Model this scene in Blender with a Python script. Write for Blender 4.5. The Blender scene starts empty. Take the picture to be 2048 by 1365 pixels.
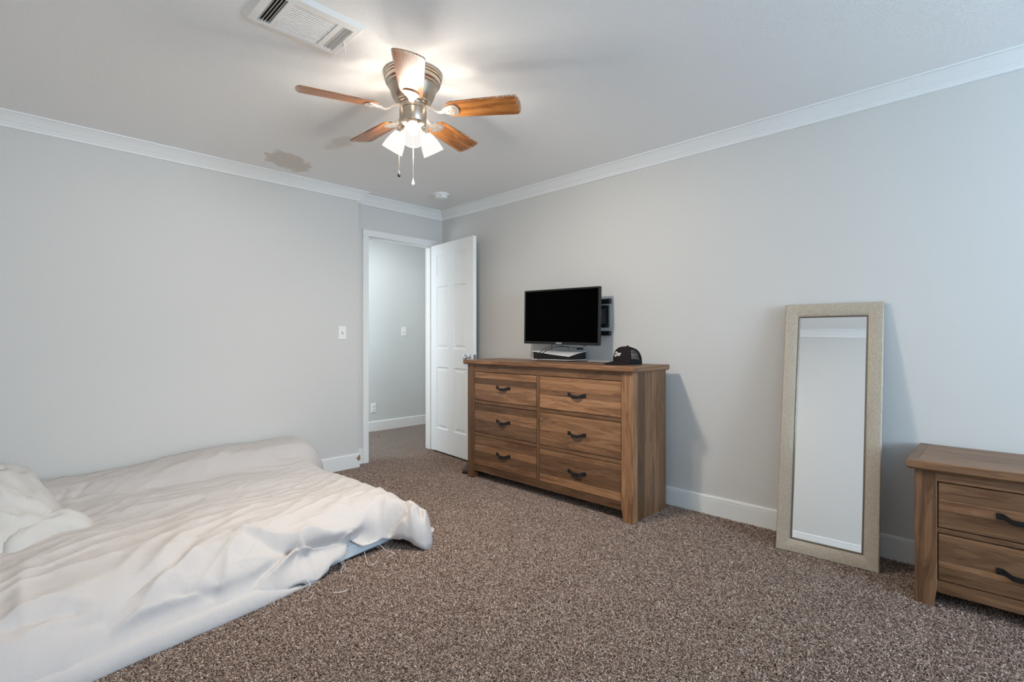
import bpy, bmesh, math, random
from mathutils import Vector, Matrix, noise
random.seed(7)
PI = math.pi
SC = bpy.context.scene
COL = SC.collection

# ------------------------------------------------------------------ camera, world, lights, exposure
H_CAM = 1.138
YAW = math.radians(44.5)                      # viewing direction, from +X towards +Y
cam_d = bpy.data.cameras.new('camera')
cam_d.sensor_width = 36.0
cam_d.lens = 1014.0 / 2048.0 * 36.0
cam_d.shift_y = -5.5 / 2048.0
cam_d.clip_start = 0.02
cam = bpy.data.objects.new('camera', cam_d)
COL.objects.link(cam)
cam.location = (0, 0, H_CAM)
cam.rotation_euler = (PI / 2, 0, YAW - PI / 2)
SC.camera = cam

world = bpy.data.worlds.new('world')
SC.world = world
world.use_nodes = True
wb = world.node_tree.nodes['Background']
wb.inputs[0].default_value = (0.62, 0.80, 1.0, 1)
wb.inputs[1].default_value = 1.0

SC.view_settings.view_transform = 'Standard'
SC.view_settings.look = 'None'
SC.view_settings.gamma = 1.0
SC.view_settings.exposure = 0.08
SC.view_settings.use_curve_mapping = False
SC.cycles.use_denoising = True
SC.cycles.max_bounces = 10
SC.cycles.diffuse_bounces = 6
SC.cycles.sample_clamp_indirect = 6.0

FAN = Vector((1.436, 2.093, 2.433))
BULB_POINT = 46.0       # per bulb, light through the frosted glass in all directions
BULB_SPOT = 18.0       # per bulb, light leaving the open mouth of the shade
WARM = (1.0, 0.905, 0.79)
COOL = (0.57, 0.785, 1.0)


def area_light(name, loc, rot, sx, sy, power, color):
    d = bpy.data.lights.new(name, 'AREA')
    d.shape = 'RECTANGLE'
    d.size, d.size_y = sx, sy
    d.energy = power
    d.color = color
    o = bpy.data.objects.new(name, d)
    COL.objects.link(o)
    o.location = loc
    o.rotation_euler = rot
    return o


# daylight entering through the window of the front wall (behind the camera) and in the hall
area_light('window_daylight', (1.65, -2.94, 1.45), (PI / 2 + math.radians(31), 0, 0), 1.7, 1.3, 176.0, COOL)
area_light('hall_daylight', (1.35, 5.05, 1.5), (PI / 2, 0, -PI / 2), 0.8, 1.6, 28.0, (0.80, 0.90, 1.0))
area_light('hall_fill_light', (3.2, 4.62, 2.42), (0, 0, 0), 0.3, 0.3, 11.0, (0.90, 0.95, 1.0))  # added overhead fill to brighten the far hall wall, not an actual fitting


# ------------------------------------------------------------------ helpers
def tag(o, label=None, cat=None, group=None, kind=None):
    if label: o['label'] = label
    if cat: o['category'] = cat
    if group: o['group'] = group
    if kind: o['kind'] = kind
    return o


def empty(name, loc, label, cat, group=None, rot=(0, 0, 0)):
    o = bpy.data.objects.new(name, None)
    o.empty_display_size = 0.1
    COL.objects.link(o)
    o.location = loc
    o.rotation_euler = rot
    return tag(o, label, cat, group)


class MB:
    """collects shapes, builds ONE mesh object"""

    def __init__(self):
        self.v, self.f = [], []

    def add(self, vs, fs, M=None):
        n = len(self.v)
        if M is not None:
            vs = [M @ Vector(p) for p in vs]
        self.v += [tuple(p) for p in vs]
        self.f += [tuple(i + n for i in f) for f in fs]
        return self

    def box(self, x0, x1, y0, y1, z0, z1, c=0.0, M=None):
        if c <= 0:
            vs = [(x, y, z) for x in (x0, x1) for y in (y0, y1) for z in (z0, z1)]
            fs = [(0, 1, 3, 2), (4, 6, 7, 5), (0, 4, 5, 1), (2, 3, 7, 6), (0, 2, 6, 4), (1, 5, 7, 3)]
            return self.add(vs, fs, M)
        X, Y, Z = (x0, x1), (y0, y1), (z0, z1)
        s = (1, -1)
        vs, idx = [], {}
        for i in (0, 1):
            for j in (0, 1):
                for k in (0, 1):
                    for a in range(3):
                        p = [X[i] + s[i] * c, Y[j] + s[j] * c, Z[k] + s[k] * c]
                        p[a] = (X[i], Y[j], Z[k])[a]
                        idx[i, j, k, a] = len(vs)
                        vs.append(tuple(p))
        fs = []
        for e in (0, 1):
            fs.append(tuple(idx[e, j, k, 0] for j, k in ((0, 0), (0, 1), (1, 1), (1, 0))))
            fs.append(tuple(idx[i, e, k, 1] for i, k in ((0, 0), (0, 1), (1, 1), (1, 0))))
            fs.append(tuple(idx[i, j, e, 2] for i, j in ((0, 0), (0, 1), (1, 1), (1, 0))))
        for a in (0, 1):
            for b in (0, 1):
                fs.append((idx[0, a, b, 1], idx[1, a, b, 1], idx[1, a, b, 2], idx[0, a, b, 2]))
                fs.append((idx[a, 0, b, 0], idx[a, 1, b, 0], idx[a, 1, b, 2], idx[a, 0, b, 2]))
                fs.append((idx[a, b, 0, 0], idx[a, b, 1, 0], idx[a, b, 1, 1], idx[a, b, 0, 1]))
        for i in (0, 1):
            for j in (0, 1):
                for k in (0, 1):
                    fs.append((idx[i, j, k, 0], idx[i, j, k, 1], idx[i, j, k, 2]))
        return self.add(vs, fs, M)

    def sweep(self, rings, closed_ring=True, caps=True, M=None):
        """rings: lists of equal length of points, joined one to the next"""
        n = len(rings[0])
        vs = [p for r in rings for p in r]
        fs = []
        m = n if closed_ring else n - 1
        for a in range(len(rings) - 1):
            for b in range(m):
                c = (b + 1) % n
                fs.append((a * n + b, a * n + c, (a + 1) * n + c, (a + 1) * n + b))
        if caps:
            fs.append(tuple(range(n - 1, -1, -1)))
            fs.append(tuple((len(rings) - 1) * n + i for i in range(n)))
        return self.add(vs, fs, M)

    def lathe(self, prof, seg=32, M=None, caps=True):
        rings = [[(r * math.cos(2 * PI * k / seg), r * math.sin(2 * PI * k / seg), z) for k in range(seg)] for r, z in prof]
        return self.sweep(rings, True, caps, M)

    def tube(self, pts, r, seg=8, caps=True):
        pts = [Vector(p) for p in pts]
        rs = r if isinstance(r, (list, tuple)) else [r] * len(pts)
        rings = []
        up = Vector((0, 0, 1))
        t0 = (pts[1] - pts[0]).normalized()
        nrm = t0.cross(up)
        if nrm.length < 1e-3: nrm = t0.cross(Vector((1, 0, 0)))
        nrm.normalize()
        for i, p in enumerate(pts):
            t = (pts[min(i + 1, len(pts) - 1)] - pts[max(i - 1, 0)]).normalized()
            nrm = (nrm - t * nrm.dot(t)).normalized()
            b = t.cross(nrm)
            rings.append([p + (nrm * math.cos(2 * PI * k / seg) + b * math.sin(2 * PI * k / seg)) * rs[i] for k in range(seg)])
        return self.sweep(rings, True, caps)

    def prism(self, poly, z0, z1, M=None, c=0.0):
        """polygon in xy extruded in z; c = small chamfer at top and bottom"""
        if c > 0:
            cx = sum(p[0] for p in poly) / len(poly)
            cy = sum(p[1] for p in poly) / len(poly)
            def sh(p):
                d = Vector((p[0] - cx, p[1] - cy)); L = max(d.length, 1e-6)
                q = d * (1 - c / L)
                return (cx + q.x, cy + q.y)
            inn = [sh(p) for p in poly]
            rings = [[(x, y, z0) for x, y in inn], [(x, y, z0 + c) for x, y in poly], [(x, y, z1 - c) for x, y in poly], [(x, y, z1) for x, y in inn]]
        else:
            rings = [[(x, y, z0) for x, y in poly], [(x, y, z1) for x, y in poly]]
        return self.sweep(rings, True, True, M)

    def build(self, name, mat, parent=None, smooth=35, tone=None):
        me = bpy.data.meshes.new(name)
        me.from_pydata(self.v, [], self.f)
        bm = bmesh.new()
        bm.from_mesh(me)
        bmesh.ops.recalc_face_normals(bm, faces=bm.faces)
        bm.to_mesh(me)
        bm.free()
        if smooth:
            me.polygons.foreach_set('use_smooth', [True] * len(me.polygons))
            me.set_sharp_from_angle(angle=math.radians(smooth))
        me.materials.append(mat)
        o = bpy.data.objects.new(name, me)
        COL.objects.link(o)
        if parent: o.parent = parent
        if tone is not None: o.color = (tone ** 1.9,) * 3 + (1,)
        return o


def copy_tree(o, parent=None):
    c = o.copy()
    COL.objects.link(c)
    c.parent = parent
    for ch in list(o.children):
        copy_tree(ch, c)
    return c


def ss(a, b, x):
    t = min(1.0, max(0.0, (x - a) / (b - a)))
    return t * t * (3 - 2 * t)


# ------------------------------------------------------------------ materials
def srgb(r, g, b):
    def f(c):
        c /= 255.0
        return c / 12.92 if c <= 0.04045 else ((c + 0.055) / 1.055) ** 2.4
    return (f(r), f(g), f(b), 1)


def new_mat(name):
    m = bpy.data.materials.new(name)
    m.use_nodes = True
    nt = m.node_tree
    return m, nt, nt.nodes['Principled BSDF']


def N(nt, t, **kw):
    n = nt.nodes.new(t)
    for k, v in kw.items():
        setattr(n, k, v)
    return n


def simple(name, col, rough=0.5, metal=0.0, spec=0.5, bump=None, coat=0.0):
    m, nt, p = new_mat(name)
    p.inputs['Base Color'].default_value = col
    p.inputs['Roughness'].default_value = rough
    p.inputs['Metallic'].default_value = metal
    p.inputs['Specular IOR Level'].default_value = spec
    p.inputs['Coat Weight'].default_value = coat
    if bump:
        scale, dist, strength = bump
        tc = N(nt, 'ShaderNodeTexCoord')
        nz = N(nt, 'ShaderNodeTexNoise')
        nz.inputs['Scale'].default_value = scale
        nz.inputs['Detail'].default_value = 4
        b = N(nt, 'ShaderNodeBump')
        b.inputs['Strength'].default_value = strength
        b.inputs['Distance'].default_value = dist
        nt.links.new(tc.outputs['Object'], nz.inputs['Vector'])
        nt.links.new(nz.outputs['Fac'], b.inputs['Height'])
        nt.links.new(b.outputs['Normal'], p.inputs['Normal'])
    return m


def wood(name, cols, axis, rough=0.42, spec=0.45, dust=False):
    """grain along axis 0/1/2 of the thing; tone from the object's colour; offset per object"""
    m, nt, p = new_mat(name)
    L = nt.links.new
    tc = N(nt, 'ShaderNodeTexCoord')
    oi = N(nt, 'ShaderNodeObjectInfo')
    mul = N(nt, 'ShaderNodeVectorMath', operation='SCALE')
    comb = N(nt, 'ShaderNodeCombineXYZ')
    L(oi.outputs['Random'], comb.inputs[0]); L(oi.outputs['Random'], comb.inputs[1]); L(oi.outputs['Random'], comb.inputs[2])
    mul.inputs['Scale'].default_value = 23.0
    L(comb.outputs[0], mul.inputs[0])
    add = N(nt, 'ShaderNodeVectorMath', operation='ADD')
    L(tc.outputs['Object'], add.inputs[0]); L(mul.outputs[0], add.inputs[1])
    mp = N(nt, 'ShaderNodeMapping')
    sc = [9.0, 9.0, 9.0]; sc[axis] = 0.9
    mp.inputs['Scale'].default_value = sc
    L(add.outputs[0], mp.inputs['Vector'])
    n1 = N(nt, 'ShaderNodeTexNoise')
    n1.inputs['Scale'].default_value = 2.2; n1.inputs['Detail'].default_value = 5; n1.inputs['Distortion'].default_value = 1.2
    L(mp.outputs[0], n1.inputs['Vector'])
    # growth rings: sine of the slow noise
    sn = N(nt, 'ShaderNodeMath', operation='MULTIPLY'); sn.inputs[1].default_value = 46.0
    L(n1.outputs['Fac'], sn.inputs[0])
    sn2 = N(nt, 'ShaderNodeMath', operation='SINE'); L(sn.outputs[0], sn2.inputs[0])
    mp2 = N(nt, 'ShaderNodeMapping')
    sc2 = [260.0, 260.0, 260.0]; sc2[axis] = 7.0
    mp2.inputs['Scale'].default_value = sc2
    L(add.outputs[0], mp2.inputs['Vector'])
    n2 = N(nt, 'ShaderNodeTexNoise')
    n2.inputs['Scale'].default_value = 1.0; n2.inputs['Detail'].default_value = 3
    L(mp2.outputs[0], n2.inputs['Vector'])
    s1 = N(nt, 'ShaderNodeMath', operation='MULTIPLY_ADD'); s1.inputs[1].default_value = 0.07
    L(sn2.outputs[0], s1.inputs[0]); L(n1.outputs['Fac'], s1.inputs[2])
    s2 = N(nt, 'ShaderNodeMath', operation='MULTIPLY_ADD'); s2.inputs[1].default_value = 0.42
    L(n2.outputs['Fac'], s2.inputs[0]); L(s1.outputs[0], s2.inputs[2])
    cr = N(nt, 'ShaderNodeValToRGB')
    e = cr.color_ramp.elements
    e[0].position = 0.48; e[0].color = cols[0]
    e[1].position = 0.95; e[1].color = cols[2]
    el = e.new(0.70); el.color = cols[1]
    L(s2.outputs[0], cr.inputs['Fac'])
    mx = N(nt, 'ShaderNodeMix', data_type='RGBA', blend_type='MULTIPLY')
    mx.inputs['Factor'].default_value = 1.0
    L(cr.outputs['Color'], mx.inputs['A']); L(oi.outputs['Color'], mx.inputs['B'])
    out = mx.outputs['Result']
    if dust:
        # pale dust caught along the edges and the tip of a blade (x = along, y = across)
        sx = N(nt, 'ShaderNodeSeparateXYZ'); L(tc.outputs['Object'], sx.inputs[0])
        ab = N(nt, 'ShaderNodeMath', operation='MULTIPLY'); ab.inputs[1].default_value = -1.0; L(sx.outputs[1], ab.inputs[0])
        e1 = N(nt, 'ShaderNodeMapRange'); e1.inputs['From Min'].default_value = 0.048; e1.inputs['From Max'].default_value = 0.072
        L(ab.outputs[0], e1.inputs['Value'])
        e2 = N(nt, 'ShaderNodeMapRange'); e2.inputs['From Min'].default_value = 0.49; e2.inputs['From Max'].default_value = 0.545
        L(sx.outputs[0], e2.inputs['Value'])
        mxx = N(nt, 'ShaderNodeMath', operation='MAXIMUM'); L(e1.outputs[0], mxx.inputs[0]); L(e2.outputs[0], mxx.inputs[1])
        dn = N(nt, 'ShaderNodeTexNoise'); dn.inputs['Scale'].default_value = 240.0; dn.inputs['Detail'].default_value = 2
        L(tc.outputs['Object'], dn.inputs['Vector'])
        sm = N(nt, 'ShaderNodeMath', operation='MULTIPLY_ADD'); sm.inputs[1].default_value = 0.34
        L(mxx.outputs[0], sm.inputs[0]); L(dn.outputs['Fac'], sm.inputs[2])
        th = N(nt, 'ShaderNodeMapRange'); th.inputs['From Min'].default_value = 0.70; th.inputs['From Max'].default_value = 0.80
        L(sm.outputs[0], th.inputs['Value'])
        m3 = N(nt, 'ShaderNodeMix', data_type='RGBA')
        L(th.outputs[0], m3.inputs['Factor']); L(out, m3.inputs['A']); m3.inputs['B'].default_value = srgb(205, 190, 175)
        out = m3.outputs['Result']
    L(out, p.inputs['Base Color'])
    p.inputs['Roughness'].default_value = rough
    p.inputs['Specular IOR Level'].default_value = spec
    b = N(nt, 'ShaderNodeBump'); b.inputs['Strength'].default_value = 0.25; b.inputs['Distance'].default_value = 0.001
    L(n2.outputs['Fac'], b.inputs['Height']); L(b.outputs['Normal'], p.inputs['Normal'])
    return m


M_wall = simple('wall_paint', srgb(206, 204, 200), 0.75, spec=0.2, bump=(140, 0.002, 0.12))
M_hallwall = simple('hall_paint', srgb(205, 207, 205), 0.75, spec=0.2, bump=(140, 0.002, 0.12))
M_trim = simple('trim_paint', srgb(228, 228, 226), 0.38, spec=0.4)
M_door = simple('door_paint', srgb(230, 231, 230), 0.42, spec=0.4)
M_plastic = simple('white_plastic', srgb(235, 235, 232), 0.35)
M_slot = simple('dark_slot', srgb(45, 45, 45), 0.6)
M_iron = simple('black_iron', srgb(30, 30, 32), 0.45, metal=0.3, spec=0.4)
M_nickel = simple('brushed_nickel', srgb(196, 182, 166), 0.28, metal=1.0)
M_iron_white = simple('pale_nickel', srgb(225, 215, 203), 0.32, metal=0.85)
M_chrome = simple('chrome', srgb(215, 215, 218), 0.14, metal=1.0)
M_black = simple('black_plastic', srgb(22, 22, 22), 0.42, spec=0.4)
M_bezel = simple('bezel_plastic', srgb(32, 32, 30), 0.45, spec=0.3)
M_screen = simple('screen_glass', srgb(1, 1, 1), 0.12, spec=0.02)
M_greymetal = simple('grey_metal', srgb(120, 122, 128), 0.45, metal=0.4)
M_white_shell = simple('white_shell', srgb(232, 232, 234), 0.35)
M_logo = simple('white_print', srgb(225, 225, 225), 0.5)
M_red = simple('red_lamp', srgb(150, 40, 40), 0.4)
M_vent = simple('vent_enamel', srgb(232, 231, 228), 0.45)
M_ventdark = simple('duct_interior', srgb(60, 52, 46), 0.8)
M_cap = simple('cap_cloth', srgb(34, 26, 26), 0.9, spec=0.15, bump=(900, 0.001, 0.3))
M_capmesh = simple('cap_netting', srgb(26, 26, 27), 0.85, spec=0.15)
M_shoe = simple('dark_leather', srgb(52, 34, 24), 0.6)
M_chip = simple('raw_fibreboard', srgb(150, 118, 92), 0.9, spec=0.1)
M_crystal = simple('clear_drop', srgb(225, 225, 225), 0.08, spec=0.8)
M_crystal.node_tree.nodes['Principled BSDF'].inputs['Transmission Weight'].default_value = 0.8
M_thread = simple('white_thread', srgb(215, 210, 208), 0.9)

OAK = (srgb(96, 66, 43), srgb(126, 90, 62), srgb(150, 112, 80))
M_wood_x = wood('oak_grain_x', OAK, 0)
M_wood_y = wood('oak_grain_y', OAK, 1)
M_wood_z = wood('oak_grain_z', OAK, 2)
M_blade = wood('blade_veneer', (srgb(84, 46, 20), srgb(150, 92, 45), srgb(186, 124, 66)), 0, rough=0.3, dust=True)

# mirror frame: grey-beige with brushed grain along its length
def frame_mat(name, axis):
    m, nt, p = new_mat(name)
    L = nt.links.new
    tc = N(nt, 'ShaderNodeTexCoord')
    mp = N(nt, 'ShaderNodeMapping')
    sc = [420.0] * 3; sc[axis] = 110.0
    mp.inputs['Scale'].default_value = sc
    L(tc.outputs['Object'], mp.inputs['Vector'])
    n = N(nt, 'ShaderNodeTexNoise'); n.inputs['Scale'].default_value = 1; n.inputs['Detail'].default_value = 3
    L(mp.outputs[0], n.inputs['Vector'])
    cr = N(nt, 'ShaderNodeValToRGB')
    cr.color_ramp.elements[0].position = 0.3; cr.color_ramp.elements[0].color = srgb(154, 141, 125)
    cr.color_ramp.elements[1].position = 0.68; cr.color_ramp.elements[1].color = srgb(188, 175, 157)
    L(n.outputs['Fac'], cr.inputs['Fac']); L(cr.outputs['Color'], p.inputs['Base Color'])
    p.inputs['Roughness'].default_value = 0.5
    p.inputs['Metallic'].default_value = 0.15
    b = N(nt, 'ShaderNodeBump'); b.inputs['Strength'].default_value = 0.3; b.inputs['Distance'].default_value = 0.001
    L(n.outputs['Fac'], b.inputs['Height']); L(b.outputs['Normal'], p.inputs['Normal'])
    return m
M_frame_y = frame_mat('mirror_frame_y', 1)
M_frame_z = frame_mat('mirror_frame_z', 2)
M_frame_lip = simple('mirror_inner_lip', srgb(120, 108, 96), 0.35, metal=0.5)
M_mirror = simple('mirror_silver', (0.985, 0.99, 0.99, 1), 0.0, metal=1.0)


def cloth_mat(name, col, fine=700):
    m, nt, p = new_mat(name)
    L = nt.links.new
    tc = N(nt, 'ShaderNodeTexCoord')
    n = N(nt, 'ShaderNodeTexNoise'); n.inputs['Scale'].default_value = 34; n.inputs['Detail'].default_value = 5
    L(tc.outputs['Object'], n.inputs['Vector'])
    w = N(nt, 'ShaderNodeTexNoise'); w.inputs['Scale'].default_value = fine; w.inputs['Detail'].default_value = 1
    L(tc.outputs['Object'], w.inputs['Vector'])
    a = N(nt, 'ShaderNodeMath', operation='MULTIPLY_ADD'); a.inputs[1].default_value = 0.25
    L(w.outputs['Fac'], a.inputs[0]); L(n.outputs['Fac'], a.inputs[2])
    b = N(nt, 'ShaderNodeBump'); b.inputs['Strength'].default_value = 0.35; b.inputs['Distance'].default_value = 0.006
    L(a.outputs[0], b.inputs['Height']); L(b.outputs['Normal'], p.inputs['Normal'])
    p.inputs['Base Color'].default_value = col
    p.inputs['Roughness'].default_value = 0.9
    p.inputs['Specular IOR Level'].default_value = 0.15
    p.inputs['Sheen Weight'].default_value = 0.1
    return m
M_sheet = cloth_mat('white_cotton', srgb(193, 187, 184))
M_blanket = cloth_mat('ivory_cotton', srgb(199, 196, 192))
M_mattress = cloth_mat('mattress_ticking', srgb(205, 210, 216))


def ceiling_mat():
    m, nt, p = new_mat('ceiling_texture')
    L = nt.links.new
    tc = N(nt, 'ShaderNodeTexCoord')
    # hand-trowelled relief
    n1 = N(nt, 'ShaderNodeTexNoise'); n1.inputs['Scale'].default_value = 55; n1.inputs['Detail'].default_value = 3; n1.inputs['Distortion'].default_value = 1.5
    L(tc.outputs['Object'], n1.inputs['Vector'])
    b = N(nt, 'ShaderNodeBump'); b.inputs['Strength'].default_value = 0.42; b.inputs['Distance'].default_value = 0.005
    L(n1.outputs['Fac'], b.inputs['Height']); L(b.outputs['Normal'], p.inputs['Normal'])
    # two old water stains
    nz = N(nt, 'ShaderNodeTexNoise'); nz.inputs['Scale'].default_value = 11; nz.inputs['Detail'].default_value = 6; nz.inputs['Roughness'].default_value = 0.65
    L(tc.outputs['Object'], nz.inputs['Vector'])

    def blob(cx, cy, rx, ry, ang, soft, amt):
        mp = N(nt, 'ShaderNodeMapping', vector_type='TEXTURE')
        mp.inputs['Location'].default_value = (cx, cy, 2.433)
        mp.inputs['Rotation'].default_value = (0, 0, ang)
        mp.inputs['Scale'].default_value = (rx, ry, 1)
        L(tc.outputs['Object'], mp.inputs['Vector'])
        ln = N(nt, 'ShaderNodeVectorMath', operation='LENGTH'); L(mp.outputs[0], ln.inputs[0])
        s = N(nt, 'ShaderNodeMath', operation='MULTIPLY_ADD'); s.inputs[1].default_value = 1.5
        L(nz.outputs['Fac'], s.inputs[0]); L(ln.outputs['Value'], s.inputs[2])
        r = N(nt, 'ShaderNodeMapRange'); r.inputs['From Min'].default_value = 1.75; r.inputs['From Max'].default_value = 1.75 - soft
        L(s.outputs[0], r.inputs['Value'])
        k = N(nt, 'ShaderNodeMath', operation='MULTIPLY'); k.inputs[1].default_value = amt
        L(r.outputs[0], k.inputs[0])
        return k
    a = blob(1.50, 3.77, 0.235, 0.145, 0.75, 0.16, 0.80)
    c = blob(1.60, 3.16, 0.078, 0.19, 0.10, 0.5, 0.60)
    mxm = N(nt, 'ShaderNodeMath', operation='MAXIMUM'); L(a.outputs[0], mxm.inputs[0]); L(c.outputs[0], mxm.inputs[1])
    mix = N(nt, 'ShaderNodeMix', data_type='RGBA')
    mix.inputs['A'].default_value = srgb(236, 235, 233)
    mix.inputs['B'].default_value = srgb(206, 196, 184)
    L(mxm.outputs[0], mix.inputs['Factor']); L(mix.outputs['Result'], p.inputs['Base Color'])
    p.inputs['Roughness'].default_value = 0.85
    p.inputs['Specular IOR Level'].default_value = 0.15
    return m
M_ceiling = ceiling_mat()


def carpet_base():
    m, nt, p = new_mat('carpet_backing')
    L = nt.links.new
    tc = N(nt, 'ShaderNodeTexCoord')
    n = N(nt, 'ShaderNodeTexNoise'); n.inputs['Scale'].default_value = 160; n.inputs['Detail'].default_value = 2
    L(tc.outputs['Object'], n.inputs['Vector'])
    cr = N(nt, 'ShaderNodeValToRGB')
    cr.color_ramp.elements[0].position = 0.35; cr.color_ramp.elements[0].color = srgb(80, 64, 55)
    cr.color_ramp.elements[1].position = 0.7; cr.color_ramp.elements[1].color = srgb(130, 110, 96)
    L(n.outputs['Fac'], cr.inputs['Fac']); L(cr.outputs['Color'], p.inputs['Base Color'])
    p.inputs['Roughness'].default_value = 1.0
    p.inputs['Specular IOR Level'].default_value = 0.05
    return m


def yarn_mat():
    m, nt, p = new_mat('carpet_yarn')
    L = nt.links.new
    oi = N(nt, 'ShaderNodeObjectInfo')
    cr = N(nt, 'ShaderNodeValToRGB')
    e = cr.color_ramp.elements
    e[0].position = 0.0; e[0].color = srgb(102, 84, 74)
    e[1].position = 1.0; e[1].color = srgb(216, 200, 187)
    el = e.new(0.45); el.color = srgb(148, 126, 114)
    el = e.new(0.88); el.color = srgb(178, 157, 143)
    L(oi.outputs['Random'], cr.inputs['Fac'])
    # worn, greyer traffic lane at the doorway and beyond
    geo = N(nt, 'ShaderNodeNewGeometry')
    sx = N(nt, 'ShaderNodeSeparateXYZ'); L(geo.outputs['Position'], sx.inputs[0])
    nz = N(nt, 'ShaderNodeTexNoise'); nz.inputs['Scale'].default_value = 3.5; nz.inputs['Detail'].default_value = 3
    L(geo.outputs['Position'], nz.inputs['Vector'])
    ad = N(nt, 'ShaderNodeMath', operation='MULTIPLY_ADD'); ad.inputs[1].default_value = 1.6
    L(nz.outputs['Fac'], ad.inputs[0]); L(sx.outputs[1], ad.inputs[2])
    r = N(nt, 'ShaderNodeMapRange'); r.inputs['From Min'].default_value = 4.5; r.inputs['From Max'].default_value = 5.3; r.inputs['To Max'].default_value = 0.75
    L(ad.outputs[0], r.inputs['Value'])
    mix = N(nt, 'ShaderNodeMix', data_type='RGBA')
    L(r.outputs[0], mix.inputs['Factor']); L(cr.outputs['Color'], mix.inputs['A']); mix.inputs['B'].default_value = srgb(150, 140, 132)
    L(mix.outputs['Result'], p.inputs['Base Color'])
    p.inputs['Roughness'].default_value = 0.9
    p.inputs['Specular IOR Level'].default_value = 0.1
    return m
M_carpet = carpet_base()
M_yarn = yarn_mat()


def shade_mat():
    m = bpy.data.materials.new('frosted_shade_glass')
    m.use_nodes = True
    nt = m.node_tree
    nt.nodes.clear()
    L = nt.links.new
    out = N(nt, 'ShaderNodeOutputMaterial')
    em = N(nt, 'ShaderNodeEmission'); em.inputs[0].default_value = (1.0, 0.97, 0.93, 1); em.inputs[1].default_value = 0.98
    tr = N(nt, 'ShaderNodeBsdfTransparent')
    ad = N(nt, 'ShaderNodeMixShader'); ad.inputs[0].default_value = 0.12
    L(em.outputs[0], ad.inputs[1]); L(tr.outputs[0], ad.inputs[2])
    L(ad.outputs[0], out.inputs[0])
    return m
M_shade = shade_mat()


def emit_mat(name, col, s):
    m = bpy.data.materials.new(name)
    m.use_nodes = True
    nt = m.node_tree
    nt.nodes.clear()
    out = N(nt, 'ShaderNodeOutputMaterial')
    em = N(nt, 'ShaderNodeEmission'); em.inputs[0].default_value = col; em.inputs[1].default_value = s
    nt.links.new(em.outputs[0], out.inputs[0])
    return m
M_bulb = emit_mat('lit_bulb', (1, 0.97, 0.92, 1), 1.6)

# ------------------------------------------------------------------ the room
CEIL = 2.433
XR = 3.237            # right wall
YB = 4.193            # wall with the door
YL = 4.113            # left wall, 8 cm proud of the door wall
XC = 2.248            # where the left wall ends
XN = -0.35            # wall behind the head of the bed
YF = -3.0             # front wall with the window, behind the camera
YH = 5.55             # far wall of the hall
DX0, DX1, DZ = 2.383, 3.122, 2.075   # door opening
FLZ = -0.008


def struct(name, mb, mat, label, parent=None, smooth=0):
    o = mb.build(name, mat, parent, smooth=smooth)
    if parent is None:
        tag(o, label, None, None, 'structure')
    return o


struct('floor', MB().box(-0.45, 5.0, -3.2, 5.75, -0.12, FLZ), M_carpet, 'brown carpeted bedroom floor')
struct('ceiling', MB().box(-0.45, 5.0, -3.2, 5.75, CEIL, CEIL + 0.1), M_ceiling, 'white textured ceiling with two beige water stains')
struct('wall_right', MB().box(XR, XR + 0.1, YF - 0.1, YB, FLZ, CEIL), M_wall, 'pale grey right wall behind the dresser and mirror')
struct('wall_left', MB().box(XN - 0.1, XC, YL, YL + 0.195, FLZ, CEIL), M_wall, 'pale grey left wall beside the bed')
w = MB()
w.box(XC, DX0 - 0.02, YB, YB + 0.115, FLZ, CEIL)
w.box(DX1 + 0.02, XR + 0.1, YB, YB + 0.115, FLZ, CEIL)
w.box(DX0 - 0.02, DX1 + 0.02, YB, YB + 0.115, DZ + 0.02, CEIL)
struct('wall_back', w, M_wall, 'pale grey wall around the doorway')
struct('wall_near', MB().box(XN - 0.1, XN, YF - 0.1, YL, FLZ, CEIL), M_wall, 'pale grey wall at the head of the bed')
w = MB()
WX0, WX1, WZ0, WZ1 = 0.75, 2.55, 0.75, 2.15
w.box(XN, WX0, YF - 0.1, YF, FLZ, CEIL).box(WX1, XR, YF - 0.1, YF, FLZ, CEIL)
w.box(WX0, WX1, YF - 0.1, YF, FLZ, WZ0).box(WX0, WX1, YF - 0.1, YF, WZ1, CEIL)
struct('wall_front', w, M_wall, 'pale grey wall with the window')
# window of the front wall
w = MB()
w.box(WX0, WX0 + 0.05, YF - 0.09, YF - 0.03, WZ0, WZ1, 0.004).box(WX1 - 0.05, WX1, YF - 0.09, YF - 0.03, WZ0, WZ1, 0.004)
w.box(WX0 + 0.05, WX1 - 0.05, YF - 0.09, YF - 0.03, WZ0, WZ0 + 0.05, 0.004).box(WX0 + 0.05, WX1 - 0.05, YF - 0.09, YF - 0.03, WZ1 - 0.05, WZ1, 0.004)
w.box(WX0 + 0.05, WX1 - 0.05, YF - 0.085, YF - 0.035, 1.43, 1.47, 0.004)
win = struct('window_1', w, M_trim, 'white framed window in the front wall')
m_glass, _nt, _p = new_mat('window_glass')
_p.inputs['Transmission Weight'].default_value = 1.0; _p.inputs['Roughness'].default_value = 0.0; _p.inputs['IOR'].default_value = 1.05
MB().box(WX0 + 0.04, WX1 - 0.04, YF - 0.062, YF - 0.058, WZ0 + 0.04, WZ1 - 0.04).build('pane', m_glass, win, smooth=0)
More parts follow.
